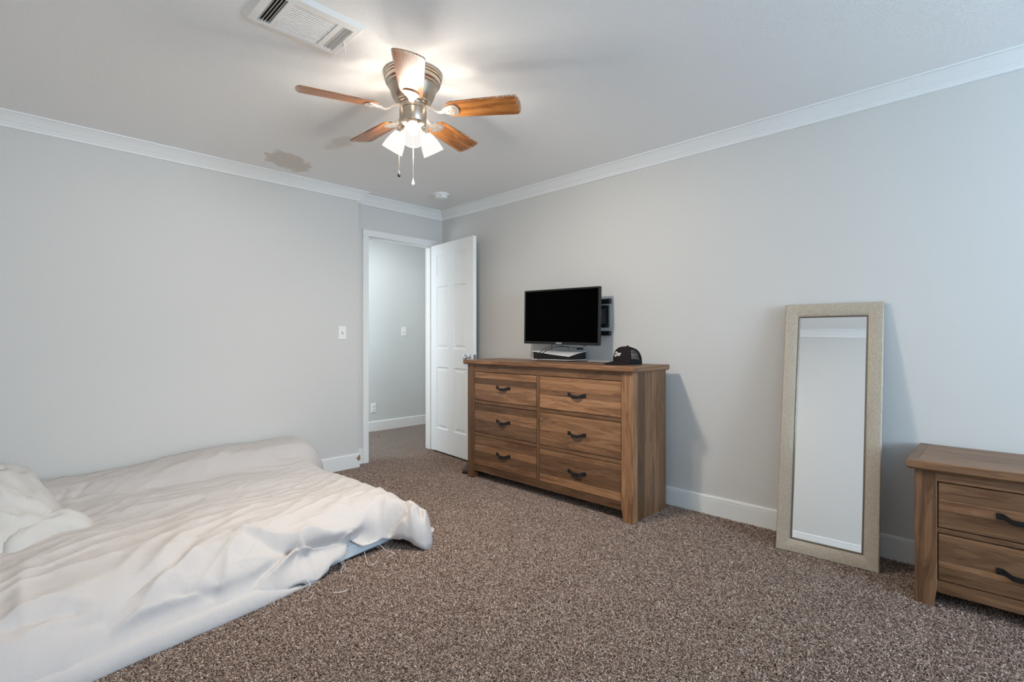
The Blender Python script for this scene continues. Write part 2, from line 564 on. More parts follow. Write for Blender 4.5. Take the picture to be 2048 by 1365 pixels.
# hall beyond the door
struct('wall_hall', MB().box(1.1, 5.0, YH, YH + 0.1, FLZ, CEIL), M_hallwall, 'pale hall wall seen through the doorway')
struct('wall_hall_left', MB().box(1.1, 1.2, YL + 0.195, YH, FLZ, CEIL), M_hallwall, 'end wall of the hall on the left')
struct('wall_hall_right', MB().box(4.6, 4.7, YB, YH, FLZ, CEIL), M_hallwall, 'end wall of the hall on the right')
struct('wall_hall_near', MB().box(XR + 0.1, 4.6, YB, YB + 0.115, FLZ, CEIL), M_hallwall, 'hall side wall beside the doorway')

# crown moulding: profile (out, down) swept along a wall
CROWN = [(0, 0.083), (0.011, 0.083), (0.013, 0.080), (0.013, 0.068), (0.017, 0.064), (0.020, 0.060), (0.020, 0.055),
         (0.024, 0.052), (0.031, 0.043), (0.041, 0.031), (0.052, 0.020), (0.062, 0.013), (0.064, 0.010), (0.074, 0.009), (0.075, 0.0), (0, 0.0)]


def crown(name, fn, label, m0, m1):
    """fn(out, z, end) -> point; m0/m1: +1 the end runs outward by 'out', -1 inward"""
    mb = MB()
    r0 = [fn(o, CEIL - d, 0, m0 * o) for o, d in CROWN]
    r1 = [fn(o, CEIL - d, 1, m1 * o) for o, d in CROWN]
    mb.sweep([r0, r1])
    return struct(name, mb, M_trim, label, smooth=25)


crown('trim_1', lambda o, z, e, k: ((XN + k if e == 0 else XC + k), YL - o, z), 'white crown moulding along the left wall', 1, 1)
crown('trim_2', lambda o, z, e, k: ((XC if e == 0 else XR + k), YB - o, z), 'white crown moulding above the door', 0, -1)
crown('trim_3', lambda o, z, e, k: (XR - o, (YF + k if e == 0 else YB + k), z), 'white crown moulding along the right wall', 1, -1)
crown('trim_4', lambda o, z, e, k: (XN + o, (YF + k if e == 0 else YL + k), z), 'white crown moulding on the wall at the bed head', 1, -1)
crown('trim_5', lambda o, z, e, k: ((XN + k if e == 0 else XR + k), YF + o, z), 'white crown moulding above the window', 1, -1)

BASE = [(0, FLZ), (0.015, FLZ), (0.015, 0.099), (0.0125, 0.1), (0.0125, 0.1035), (0.0145, 0.1045), (0.0145, 0.1125), (0.011, 0.1135), (0.011, 0.115), (0.0105, 0.119), (0.007, 0.122), (0, 0.122)]


def baseboard(name, fn, label):
    mb = MB()
    mb.sweep([[fn(o, z, 0) for o, z in BASE], [fn(o, z, 1) for o, z in BASE]])
    return struct(name, mb, M_trim, label, smooth=20)


bl = baseboard('baseboard_left', lambda o, z, e: ((XN, XC + 0.004)[e], YL - o, z), 'white baseboard along the left wall with a chipped end')
baseboard('baseboard_right', lambda o, z, e: (XR - o, (YF, YB)[e], z), 'white baseboard along the right wall')
baseboard('baseboard_near', lambda o, z, e: (XN + o, (YF, YL)[e], z), 'white baseboard at the bed head wall')
baseboard('baseboard_front', lambda o, z, e: ((XN, XR)[e], YF + o, z), 'white baseboard under the window')
baseboard('baseboard_hall', lambda o, z, e: ((1.2, 4.6)[e], YH - o, z), 'white baseboard along the hall wall')
mb = MB().box(XC, 2.328, YB - 0.013, YB, FLZ, 0.138, 0.002)
struct('baseboard_back', mb, M_trim, 'short white baseboard piece beside the door casing')
# chipped corner showing raw board
mb = MB()
poly = [(0, 0.0), (0.011, 0.006), (0.016, 0.022), (0.010, 0.03), (0.013, 0.046), (0.005, 0.052), (-0.004, 0.04), (-0.018, 0.03), (-0.026, 0.021), (-0.012, 0.018), (-0.016, 0.008)]
M_ = Matrix.Translation((XC - 0.006, YL - 0.0148, 0.058)) @ Matrix.Rotation(PI / 2, 4, 'X')
mb.prism([(x, y) for x, y in poly], 0.0, 0.003, M_)
mb.build('chipped_patch', M_chip, bl, smooth=0)['label'] = 'brown chipped patch of bare board'

# door casing and jamb
mb = MB()
CW = 0.055
for x0, x1 in ((DX0 - CW, DX0 + 0.004), (DX1 - 0.004, DX1 + CW)):
    mb.box(x0, x1, YB - 0.016, YB + 0.001, FLZ, DZ + CW if False else DZ - 0.004, 0.004)
mb.box(DX0 - CW, DX1 + CW, YB - 0.016, YB + 0.001, DZ - 0.004, DZ + CW, 0.004)
for x0, x1 in ((DX0 - CW, DX0 + 0.004), (DX1 - 0.004, DX1 + CW)):
    mb.box(x0, x1, YB + 0.114, YB + 0.131, FLZ, DZ - 0.004, 0.004)
mb.box(DX0 - CW, DX1 + CW, YB + 0.114, YB + 0.131, DZ - 0.004, DZ + CW, 0.004)
casing = struct('trim_6', mb, M_trim, 'white door casing and jamb around the open doorway', smooth=25)
mb = MB()
mb.box(DX0 - 0.019, DX0, YB, YB + 0.115, FLZ, DZ).box(DX1, DX1 + 0.019, YB, YB + 0.115, FLZ, DZ)
mb.box(DX0 - 0.019, DX1 + 0.019, YB, YB + 0.115, DZ, DZ + 0.019)
mb.box(DX0, DX0 + 0.011, YB + 0.04, YB + 0.075, FLZ, DZ - 0.011, 0.002).box(DX1 - 0.011, DX1, YB + 0.04, YB + 0.075, FLZ, DZ - 0.011, 0.002)
mb.box(DX0, DX1, YB + 0.04, YB + 0.075, DZ - 0.011, DZ, 0.002)
mb.build('jamb', M_trim, casing, smooth=0)
MB().box(DX0, DX0 + 0.0015, YB + 0.006, YB + 0.034, 0.905, 0.985).build('strike_plate', M_greymetal, casing, smooth=0)

# the six-panel door, open into the room
DW, DT, DH0, DH1 = 0.725, 0.035, 0.022, 2.066
mb = MB()
PX = ((0.098, 0.303), (0.410, 0.620))
PZ = ((0.245, 0.855), (1.035, 1.648), (1.757, 1.957))
DEP = 0.009
mb.box(0.004, DW - 0.004, -DT + DEP, -DEP, DH0 + 0.004, DH1 - 0.004)
xs = [0, PX[0][0], PX[0][1], PX[1][0], PX[1][1], DW]
for x0, x1 in ((xs[0], xs[1]), (xs[2], xs[3]), (xs[4], xs[5])):
    mb.box(x0, x1, -DT, 0, DH0, DH1)
zs = [DH0, PZ[0][0], PZ[0][1], PZ[1][0], PZ[1][1], PZ[2][0], PZ[2][1], DH1]
for z0, z1 in ((zs[0], zs[1]), (zs[2], zs[3]), (zs[4], zs[5]), (zs[6], zs[7])):
    for x0, x1 in PX:
        mb.box(x0, x1, -DT, 0, z0, z1)
# local +x runs from the hinge to the free edge; local -y faces the bed side
TH = math.radians(5.5)
door = mb.build('door_1', M_door, None, smooth=0)
tag(door, 'white six-panel door standing open against the right wall', None, None, 'structure')
door.location = (DX1 - 0.004, YB - 0.022, 0)
door.rotation_euler = (0, 0, -PI / 2 - TH)
for x0, x1 in PX:
    for z0, z1 in PZ:
        for side in (-1, 1):
            yo = -DT if side < 0 else 0.0       # outer face
            yi = yo - side * DEP
            c = Vector(((x0 + x1) / 2, 0, (z0 + z1) / 2))
            def ring(ins, y):
                return [(x0 + ins, y, z0 + ins), (x1 - ins, y, z0 + ins), (x1 - ins, y, z1 - ins), (x0 + ins, y, z1 - ins)]
            pm = MB()
            pm.sweep([ring(0.0, yo), ring(0.010, yi + side * 0.001), ring(0.020, yi + side * 0.001), ring(0.040, yo - side * 0.0015), ring(0.041, yo - side * 0.0015)], True, False)
            n = len(pm.v)
            pm.f.append((n - 4, n - 3, n - 2, n - 1))
            pm.build('panel', M_door, door, smooth=0)
# knob both sides
kb = MB()
for s in (-1,):
    M_ = Matrix.Translation((0.668, -DT if s < 0 else 0, 0.965)) @ Matrix.Rotation(PI / 2 if s < 0 else -PI / 2, 4, 'X')
    kb.lathe([(0.033, 0), (0.033, 0.006), (0.028, 0.010), (0.012, 0.012), (0.011, 0.030), (0.018, 0.036), (0.026, 0.044), (0.028, 0.053), (0.024, 0.063), (0.012, 0.068), (0.001, 0.069)], 24, M_)
kb.build('door_knob', M_chrome, door)['label'] = 'polished chrome door knob'
MB().box(DW - 0.0005, DW + 0.0012, -DT + 0.005, -0.005, 0.93, 0.99).build('latch_plate', M_greymetal, door, smooth=0)
for z in (0.22, 1.05, 1.88):
    hg = MB()
    hg.lathe([(0.006, -0.045), (0.006, 0.045)], 10, Matrix.Translation((-0.004, 0.004, z)))
    hg.build('hinge', M_trim, door)

# ------------------------------------------------------------------ carpet pile (stuff)
def carpet_pile():
    quads = [(-0.2, 3.22, -0.2, 2.42), (1.45, 3.22, 2.42, 4.09), (XC, 3.22, 4.09, YB), (DX0, DX1, YB, YB + 0.115), (1.9, 4.6, YB + 0.115, YH - 0.015)]
    mb = MB()
    for x0, x1, y0, y1 in quads:
        n = len(mb.v)
        mb.v += [(x0, y0, FLZ + 0.001), (x1, y0, FLZ + 0.001), (x1, y1, FLZ + 0.001), (x0, y1, FLZ + 0.001)]
        mb.f.append((n, n + 1, n + 2, n + 3))
    o = mb.build('carpet_pile', M_yarn, None, smooth=0)
    tag(o, 'brown twisted yarn pile of the wall-to-wall carpet', 'carpet', None, 'stuff')
    ng = bpy.data.node_groups.new('pile', 'GeometryNodeTree')
    ng.interface.new_socket('Geometry', in_out='INPUT', socket_type='NodeSocketGeometry')
    ng.interface.new_socket('Geometry', in_out='OUTPUT', socket_type='NodeSocketGeometry')
    gi, go = N(ng, 'NodeGroupInput'), N(ng, 'NodeGroupOutput')
    L = ng.links.new
    dp = N(ng, 'GeometryNodeDistributePointsOnFaces')
    dp.inputs['Density'].default_value = 62000.0
    L(gi.outputs[0], dp.inputs['Mesh'])
    jn = N(ng, 'GeometryNodeGeometryToInstance')
    for (a, b, c) in (((0, 0, -0.002), (0.001, 0.004, 0.013), (0.012, 0.001, 0.011)), ((0, 0, -0.002), (-0.004, 0.002, 0.016), (0.007, -0.005, 0.013))):
        q = N(ng, 'GeometryNodeCurveQuadraticBezier')
        q.inputs['Resolution'].default_value = 3
        q.inputs['Start'].default_value = a; q.inputs['Middle'].default_value = b; q.inputs['End'].default_value = c
        ci = N(ng, 'GeometryNodeCurvePrimitiveCircle')
        ci.inputs['Resolution'].default_value = 4; ci.inputs['Radius'].default_value = 0.0021
        cm = N(ng, 'GeometryNodeCurveToMesh')
        L(q.outputs[0], cm.inputs['Curve']); L(ci.outputs[0], cm.inputs['Profile Curve'])
        sm = N(ng, 'GeometryNodeSetMaterial'); sm.inputs['Material'].default_value = M_yarn
        L(cm.outputs[0], sm.inputs['Geometry'])
        L(sm.outputs[0], jn.inputs[0])
    ip = N(ng, 'GeometryNodeInstanceOnPoints')
    ip.inputs['Pick Instance'].default_value = True
    L(dp.outputs['Points'], ip.inputs['Points']); L(jn.outputs[0], ip.inputs['Instance'])
    rv = N(ng, 'FunctionNodeRandomValue', data_type='FLOAT_VECTOR')
    rv.inputs[0].default_value = (-0.35, -0.35, 0.0); rv.inputs[1].default_value = (0.35, 0.35, 6.283)
    L(rv.outputs[0], ip.inputs['Rotation'])
    rs = N(ng, 'FunctionNodeRandomValue', data_type='FLOAT')
    rs.inputs[2].default_value = 0.50; rs.inputs[3].default_value = 0.82; rs.inputs['Seed'].default_value = 5
    L(rs.outputs[1], ip.inputs['Scale'])
    jg = N(ng, 'GeometryNodeJoinGeometry')
    L(ip.outputs[0], jg.inputs[0])
    L(gi.outputs[0], jg.inputs[0])
    L(jg.outputs[0], go.inputs[0])
    md = o.modifiers.new('pile', 'NODES')
    md.node_group = ng
carpet_pile()

# ------------------------------------------------------------------ wall fittings
def plate(name, label, cat, origin, kind, grp=None):
    """origin: centre on a wall that faces -y"""
    t = empty(name, origin, label, cat, grp)
    MB().box(-0.035, 0.035, -0.006, 0, -0.057, 0.057, 0.003).build('cover_plate', M_plastic, t, smooth=0)
    if kind == 'switch':
        MB().box(-0.0055, 0.0055, -0.0068, -0.005, -0.012, 0.012).build('toggle_slot', simple('toggle_slot', srgb(150, 148, 145), 0.6), t, smooth=0)
        MB().box(-0.004, 0.004, -0.016, -0.006, -0.001, 0.010, 0.0015).build('toggle', M_plastic, t, smooth=0)
        for z in (-0.03, 0.03):
            MB().lathe([(0.0032, 0), (0.0032, 0.0012), (0.001, 0.0018)], 10, Matrix.Translation((0, -0.006, z)) @ Matrix.Rotation(PI / 2, 4, 'X')).build('screw', M_plastic, t)
    else:
        for z in (-0.02, 0.02):
            f = MB().lathe([(0.0165, 0), (0.0165, 0.0015), (0.0155, 0.002)], 20, Matrix.Translation((0, -0.006, z)) @ Matrix.Rotation(PI / 2, 4, 'X') @ Matrix.Scale(0.85, 4, (0, 1, 0))).build('receptacle', M_plastic, t)
            s = MB()
            s.box(-0.0075, -0.0052, -0.0085, -0.0075, z + 0.000, z + 0.009).box(0.0052, 0.0075, -0.0085, -0.0075, z + 0.001, z + 0.008)
            s.lathe([(0.0026, 0), (0.0026, 0.001)], 10, Matrix.Translation((0, -0.0075, z - 0.007)) @ Matrix.Rotation(PI / 2, 4, 'X'))
            s.build('slots', M_slot, f, smooth=0)
    return t


plate('light_switch', 'white toggle light switch on the grey left wall near the doorway', 'switch', (2.094, YL, 1.185), 'switch')
plate('light_switch', 'white toggle light switch on the hall wall, seen through the doorway', 'switch', (3.667, YH, 1.224), 'switch')
plate('wall_outlet', 'white double power outlet low on the hall wall', 'outlet', (3.229, YH, 0.286), 'outlet')

# smoke detector
t = empty('smoke_detector', (2.80, 3.645, CEIL), 'round white smoke detector on the ceiling near the door corner', 'smoke detector')
MB().lathe([(0.074, 0), (0.074, -0.006), (0.071, -0.011), (0.058, -0.013), (0.058, -0.016)], 36).build('mounting_ring', M_plastic, t)
MB().lathe([(0.056, -0.012), (0.058, -0.020), (0.056, -0.034), (0.050, -0.041), (0.036, -0.043), (0.001, -0.043)], 36).build('cover', M_plastic, t)
MB().box(-0.012, 0.012, -0.0595, -0.054, -0.029, -0.024, M=Matrix.Rotation(math.radians(-45), 4, 'Z'))  .build('alarm_slot', M_greymetal, t, smooth=0)

# ceiling vent
t = empty('ceiling_vent', (0.89, 2.055, CEIL), 'white louvred air vent on the ceiling beside the fan', 'vent')
VX0, VX1, VY0, VY1 = -0.205, 0.195, -0.150, 0.135       # outer flange
CX0, CX1, CY0, CY1 = -0.156, 0.157, -0.098, 0.100       # opening
def vring(x0, x1, y0, y1, z): return [(x0, y0, z), (x1, y0, z), (x1, y1, z), (x0, y1, z)]
mb = MB()
mb.sweep([vring(VX0, VX1, VY0, VY1, 0), vring(VX0 + 0.017, VX1 - 0.017, VY0 + 0.017, VY1 - 0.017, -0.014), vring(CX0, CX1, CY0, CY1, -0.014), vring(CX0, CX1, CY0, CY1, -0.002)], True, False)
mb.build('frame', M_vent, t, smooth=0)
MB().box(CX0, CX1, CY0, CY1, -0.003, -0.0005).build('duct_opening', M_ventdark, t, smooth=0)
for x in (-0.098, 0.100):
    MB().box(x - 0.011, x + 0.011, CY0, CY1, -0.0145, -0.006).build('divider', M_vent, t, smooth=0)
for k in range(13):          # centre louvres run along x
    y = CY0 + (k + 0.5) * (CY1 - CY0) / 13
    M_ = Matrix.Translation((0, y, -0.0095)) @ Matrix.Rotation(math.radians(-24), 4, 'X')
    MB().box(-0.087, 0.089, -0.0064, 0.0064, -0.0007, 0.0007, M=M_).build('louvre', M_vent, t, smooth=0)
for x0, x1, a in ((CX0, -0.109, 52), (0.111, CX1, 62)):
    for k in range(3 if a == 62 else 4):
        n = 3 if a == 62 else 4
        x = x0 + (k + 0.5) * (x1 - x0) / n
        M_ = Matrix.Translation((x, 0, -0.009)) @ Matrix.Rotation(math.radians(42 if a == 62 else -55), 4, 'Y')
        MB().box(-0.008, 0.008, CY0, CY1, -0.0007, 0.0007, M=M_).build('louvre', M_vent, t, smooth=0)
lv = MB()
lv.tube([(0.170, 0.015, -0.012), (0.178, 0.017, -0.020), (0.183, 0.024, -0.031), (0.182, 0.030, -0.036)], 0.0022, 6)
lv.tube([(0.163, 0.000, -0.015), (0.172, 0.014, -0.016), (0.176, 0.024, -0.015)], 0.002, 6)
lv.build('damper_lever', M_vent, t)

# ------------------------------------------------------------------ ceiling fan
fan = empty('ceiling_fan', FAN, 'brushed nickel hugger ceiling fan with five brown wood blades and three lit shades', 'ceiling fan')
MB().lathe([(0.139, 0.0), (0.141, -0.004), (0.141, -0.014), (0.137, -0.017), (0.137, -0.021), (0.139, -0.023), (0.139, -0.027), (0.134, -0.030), (0.133, -0.046), (0.127, -0.052), (0.124, -0.054), (0.124, -0.060), (0.120, -0.063)], 56).build('ceiling_canopy', M_nickel, fan, smooth=28)
MB().lathe([(0.120, -0.062), (0.117, -0.066), (0.112, -0.080), (0.104, -0.105), (0.095, -0.125), (0.084, -0.138), (0.060, -0.141)], 56).build('motor_housing', M_nickel, fan, smooth=28)
MB().lathe([(0.074, -0.138), (0.074, -0.147), (0.064, -0.149), (0.064, -0.172), (0.060, -0.173)], 48).build('flywheel', M_nickel, fan, smooth=28)
MB().lathe([(0.060, -0.172), (0.066, -0.176), (0.066, -0.235), (0.062, -0.243), (0.050, -0.252), (0.036, -0.262), (0.020, -0.268), (0.001, -0.269)], 48).build('switch_housing', M_nickel, fan, smooth=28)

# blades
out = [(0.172, -0.030), (0.180, -0.044), (0.200, -0.053), (0.30, -0.060), (0.42, -0.065), (0.500, -0.068), (0.513, -0.067), (0.520, -0.061), (0.529, -0.040), (0.534, -0.015), (0.535, 0.015), (0.531, 0.040), (0.524, 0.060), (0.516, 0.067), (0.503, 0.068), (0.42, 0.065), (0.30, 0.060), (0.200, 0.053), (0.180, 0.044), (0.172, 0.030)]
PITCH = math.radians(13)
for k, a in enumerate((-126.5, -54.5, 17.5, 89.5, 161.0)):
    blade = MB().prism(out, -0.003, 0.003, c=0.0012).build('blade', M_blade, fan, smooth=30, tone=1.0)
    R = Matrix.Rotation(math.radians(a), 4, 'Z') @ Matrix.Translation((0, 0, -0.182)) @ Matrix.Rotation(-PITCH, 4, 'X')
    blade.matrix_local = R
    br = MB()
    # fan-shaped foot under the blade, in the blade's own plane
    foot = [(0.150, -0.010)] + [(0.150 + 0.082 * math.cos(q), 0.118 * 0.82 * math.sin(q) * 0.42) for q in [math.radians(d) for d in range(-78, 79, 12)]] + [(0.150, 0.010)]
    foot = [(0.148, -0.012), (0.165, -0.022), (0.195, -0.036), (0.212, -0.038), (0.224, -0.030), (0.231, -0.014), (0.233, 0.0), (0.231, 0.014), (0.224, 0.030), (0.212, 0.038), (0.195, 0.036), (0.165, 0.022), (0.148, 0.012)]
    br.prism(foot, -0.0095, -0.0031, c=0.0012)
    inner = [(0.19 + (x - 0.19) * 0.68, y * 0.66) for x, y in foot]
    br.prism(inner, -0.0108, -0.0094, c=0.0006)
    # curved neck from the flywheel down to the foot
    Ri = Matrix.Rotation(PITCH, 4, 'X')
    path = [(0.060, 0.022), (0.080, 0.020), (0.098, 0.010), (0.115, -0.004), (0.132, -0.011), (0.150, -0.010), (0.170, -0.007)]
    wid = [0.014, 0.012, 0.0095, 0.0085, 0.009, 0.012, 0.015]
    rings = []
    for i, ((r, z), w_) in enumerate(zip(path, wid)):
        tw = Matrix.Rotation(PITCH * (1 - i / 6.0), 4, 'X')
        rings.append([tw @ Vector((r, y, z + dz)) for y, dz in ((-w_, -0.003), (w_, -0.003), (w_ * 0.8, 0.003), (-w_ * 0.8, 0.003))])
    br.sweep(rings)
    for sx, sy in ((0.205, -0.018), (0.205, 0.018), (0.178, 0)):
        br.lathe([(0.0045, 0), (0.0045, -0.0015), (0.001, -0.0028)], 8, Matrix.Translation((sx, sy, -0.0105)))
    br.build('blade_bracket', M_iron_white, blade, smooth=35)['label'] = 'pale metal bracket'

# light kit
LZ = -0.232
for k, a in enumerate((-124.5, -4.5, 115.5)):
    A = Matrix.Rotation(math.radians(a), 4, 'Z')
    tilt = math.radians(31)
    # local frame with +z pointing down and outward along the shade's axis
    S = A @ Matrix.Translation((0.062, 0, -0.263)) @ Matrix.Rotation(PI - tilt, 4, 'Y')
    ar = MB()
    p0, p1, p2 = A @ Vector((0.045, 0, -0.225)), A @ Vector((0.060, 0, -0.238)), S @ Vector((0, 0, 0.0))
    ar.tube([p0, p1, p2], 0.010, 10)
    ar.lathe([(0.012, -0.010), (0.024, -0.006), (0.027, 0.002), (0.027, 0.016), (0.024, 0.018)], 24, S)
    ar.build('lamp_holder', M_nickel, fan)
    outer = [(0.0255, 0.010), (0.029, 0.020), (0.036, 0.036), (0.043, 0.056), (0.049, 0.080), (0.0535, 0.106), (0.0545, 0.112)]
    inner = [(0.0520, 0.112), (0.0510, 0.106), (0.0465, 0.080), (0.0405, 0.056), (0.0335, 0.036), (0.0270, 0.020), (0.0235, 0.012)]
    MB().lathe(outer + inner[:2], 40, S, caps=False).build('lamp_shade', M_shade, fan)['label'] = 'lit frosted glass shade'
    b = MB()
    b.lathe([(0.011, 0.012), (0.012, 0.030), (0.018, 0.044), (0.022, 0.058), (0.020, 0.070), (0.012, 0.079), (0.001, 0.082)], 20, S)
    b.build('bulb', M_bulb, fan)
    pos = FAN + (S @ Vector((0, 0, 0.075)))
    pd = bpy.data.lights.new('bulb_glow', 'POINT')
    pd.energy = BULB_POINT; pd.color = WARM; pd.shadow_soft_size = 0.035
    po = bpy.data.objects.new('bulb_glow', pd); COL.objects.link(po); po.location = pos
    sd = bpy.data.lights.new('bulb_beam', 'SPOT')
    sd.energy = BULB_SPOT; sd.color = WARM; sd.shadow_soft_size = 0.045; sd.spot_size = math.radians(175); sd.spot_blend = 0.6
    so = bpy.data.objects.new('bulb_beam', sd); COL.objects.link(so)
    ax = (S.to_3x3() @ Vector((0, 0, 1))).normalized()
    so.location = FAN + (S @ Vector((0, 0, 0.116)))
    so.rotation_euler = ax.to_track_quat('-Z', 'Y').to_euler()

# pull chains
lf = Vector((-0.7009, 0.7133, 0))
for base, z0, z1, dark in ((lf * 0.069, -0.215, -0.470, True), (Vector((0.0, 0.004, 0)) + Vector((0.012, 0.012, 0)), -0.262, -0.505, False)):
    ch = MB().tube([base + Vector((0, 0, z0)), base + Vector((0, 0, (z0 + z1) / 2)), base + Vector((0, 0, z1))], 0.0013, 6).build('pull_chain', M_nickel, fan)
    pm = MB().lathe([(0.001, 0.0), (0.003, -0.004), (0.0055, -0.014), (0.0075, -0.022), (0.007, -0.028), (0.004, -0.032), (0.001, -0.033)], 14, Matrix.Translation(base + Vector((0, 0, z1))))
    pe = pm.build('pendant', M_black if dark else M_crystal, ch)
    pe['label'] = 'small dark bead' if dark else 'clear glass drop'

# ------------------------------------------------------------------ dresser and nightstand
def handle(parent, x, y, z, L=0.152):
    """black strap pull, ends flat on the drawer front (front faces -x)"""
    mb = MB()
    st = []
    for i in range(17):
        u = -1 + 2 * i / 16
        au = abs(u)
        off = 0.004 if au > 0.78 else 0.004 + 0.020 * (ss(0.78, 0.35, au) if False else ss(0, 1, (0.78 - au) / 0.5))
        zz = -0.012 * ss(0, 1, (0.78 - au) / 0.5)
        hw = 0.0125 if au > 0.78 else 0.0125 - 0.002 * ss(0, 1, (0.78 - au) / 0.3)
        st.append((u * L / 2, off, zz, hw))
    rings = [[(x - o, y + s, z + zz - hw), (x - o, y + s, z + zz + hw), (x - o + 0.0035, y + s, z + zz + hw), (x - o + 0.0035, y + s, z + zz - hw)] for s, o, zz, hw in st]
    mb.sweep(rings)
    for e in (-1, 1):
        mb.lathe([(0.005, 0), (0.005, 0.002), (0.002, 0.0035)], 10, Matrix.Translation((x - 0.0038, y + e * L * 0.445, z)) @ Matrix.Rotation(-PI / 2, 4, 'Y'))
    return mb.build('handle', M_iron, parent, smooth=30)


def drawer(root, xf, y0, y1, z0, z1, planks, hz, hy=None):
    """planks: (fraction of the height from the top, tone)"""
    g = 0.004
    body = MB().box(xf + 0.022, xf + 0.30, y0 + 0.012, y1 - 0.012, z0 + 0.010, z1 - 0.010).build('drawer', M_wood_y, root, smooth=0, tone=0.55)
    za = z1 - g
    Ht = (z1 - z0) - 2 * g
    for fr, tone in planks:
        zb = za - fr * Ht
        MB().box(xf + 0.004, xf + 0.024, y0 + g, y1 - g, zb + 0.0004, za - 0.0004, 0.0009).build('plank', M_wood_y, body, smooth=0, tone=tone)
        za = zb
    handle(body, xf + 0.004, (y0 + y1) / 2 if hy is None else hy, hz)
    return body


def slab_top(root, x0, x1, y0, y1, z0, z1, boards, tones):
    """top with a bevelled rim: a front strip and two end strips mitred together, boards run along y between them"""
    c, e = 0.009, 0.036
    prof = [(e, z0), (c, z0), (0, z0 + c), (0, z1 - c * 0.5), (c * 0.5, z1), (e, z1)]      # (distance from the outer edge, z)
    MB().sweep([[(x0 + o, y0 + o, z) for o, z in prof], [(x0 + o, y1 - o, z) for o, z in prof]]).build('front_strip', M_wood_y, root, smooth=0, tone=tones[1])
    for s in (1, -1):
        ye = y0 if s > 0 else y1
        MB().sweep([[(x0 + o, ye + s * o, z) for o, z in prof], [(x1, ye + s * o, z) for o, z in prof]]).build('end_strip', M_wood_x, root, smooth=0, tone=tones[0])
    w_ = (x1 - x0 - e) / boards
    for i in range(boards):
        xa = x0 + e + i * w_
        MB().box(xa + 0.0004, xa + w_ - 0.0004, y0 + e + 0.0004, y1 - e - 0.0004, z0, z1 - 0.0006, 0.0006).build('plank', M_wood_y, root, smooth=0, tone=tones[1 + i % (len(tones) - 1)])


def post(root, x0, x1, y0, y1, z1, inner_side, tone):
    """square post whose foot tapers on the inner side"""
    t = 0.014
    if inner_side > 0:
        lo = (y0, y1 - t)
    else:
        lo = (y0 + t, y1)
    c = 0.003
    def ring(ya, yb, z, dx=0.0):
        return [(x0 + c + dx, ya, z), (x1, ya, z), (x1, yb, z), (x0 + c + dx, yb, z), (x0 + dx, yb - c, z), (x0 + dx, ya + c, z)]
    MB().sweep([ring(lo[0], lo[1], -0.004, 0.0), ring(y0, y1, 0.085), ring(y0, y1, z1)]).build('post', M_wood_z, root, smooth=0, tone=tone)


# dresser: local frame = world axes, origin on the floor under its middle
DXF, DXB = 2.715, 3.138
dr = empty('dresser', (0, 0, 0), 'wide brown wooden six-drawer dresser with black strap handles against the right wall', 'dresser')
ORIG = Vector((2.94, 2.41, 0))
DZT = 0.963
post(dr, DXF, DXF + 0.06, 1.640, 1.720, 0.928, 1, 1.12)
post(dr, DXF, DXF + 0.06, 3.103, 3.180, 0.928, -1, 0.80)
# side panels of upright boards
for y0, y1, tones in ((1.642, 1.664, (0.66, 0.88, 0.96, 0.78)), (3.156, 3.178, (0.9, 0.8, 0.95, 0.85))):
    w_ = (DXB - DXF - 0.06) / 4
    side = MB().box(DXF + 0.055, DXB - 0.004, y0 + 0.006, y1 - 0.006, 0.02, 0.926).build('side_panel', M_wood_z, dr, smooth=0, tone=0.5)
    for i in range(4):
        MB().box(DXF + 0.06 + i * w_ + 0.0003, DXF + 0.06 + (i + 1) * w_ - 0.0003, y0, y1, -0.003, 0.928, 0.0004).build('board', M_wood_z, side, smooth=0, tone=tones[i])
MB().box(DXB - 0.03, DXB, 1.66, 3.16, 0.06, 0.925).build('back_panel', M_wood_y, dr, smooth=0, tone=0.7)
MB().box(DXF + 0.006, DXF + 0.05, 1.719, 3.104, 0.872, 0.928, 0.001).build('top_rail', M_wood_y, dr, smooth=0, tone=0.86)
MB().box(DXF + 0.006, DXF + 0.05, 1.719, 3.104, 0.068, 0.117, 0.001).build('bottom_rail', M_wood_y, dr, smooth=0, tone=0.72)
MB().box(DXF + 0.006, DXF + 0.05, 2.401, 2.426, 0.117, 0.872, 0.001).build('middle_stile', M_wood_z, dr, smooth=0, tone=0.82)
for z0, z1 in ((0.355, 0.379), (0.615, 0.639)):
    for y0, y1 in ((1.719, 2.401), (2.426, 3.104)):
        MB().box(DXF + 0.006, DXF + 0.05, y0, y1, z0, z1, 0.001).build('divider_rail', M_wood_y, dr, smooth=0, tone=0.84)
LY, RY = (2.426, 3.103), (1.720, 2.401)
drawer(dr, DXF + 0.002, *LY, 0.639, 0.872, [(0.22, 1.18), (0.20, 0.72), (0.24, 1.05), (0.34, 1.0)], 0.757, 2.768)
drawer(dr, DXF + 0.002, *RY, 0.639, 0.872, [(0.42, 1.12), (0.16, 0.88), (0.42, 1.16)], 0.757, 2.066)
drawer(dr, DXF + 0.002, *LY, 0.379, 0.615, [(0.23, 0.74), (0.33, 1.04), (0.44, 0.80)], 0.496, 2.768)
drawer(dr, DXF + 0.002, *RY, 0.379, 0.615, [(0.55, 1.0), (0.45, 0.96)], 0.496, 2.066)
drawer(dr, DXF + 0.002, *LY, 0.117, 0.355, [(0.30, 0.86), (0.22, 1.08), (0.26, 0.72), (0.22, 0.92)], 0.240, 2.768)
drawer(dr, DXF + 0.002, *RY, 0.117, 0.355, [(0.16, 0.92), (0.60, 0.76), (0.24, 1.06)], 0.240, 2.066)
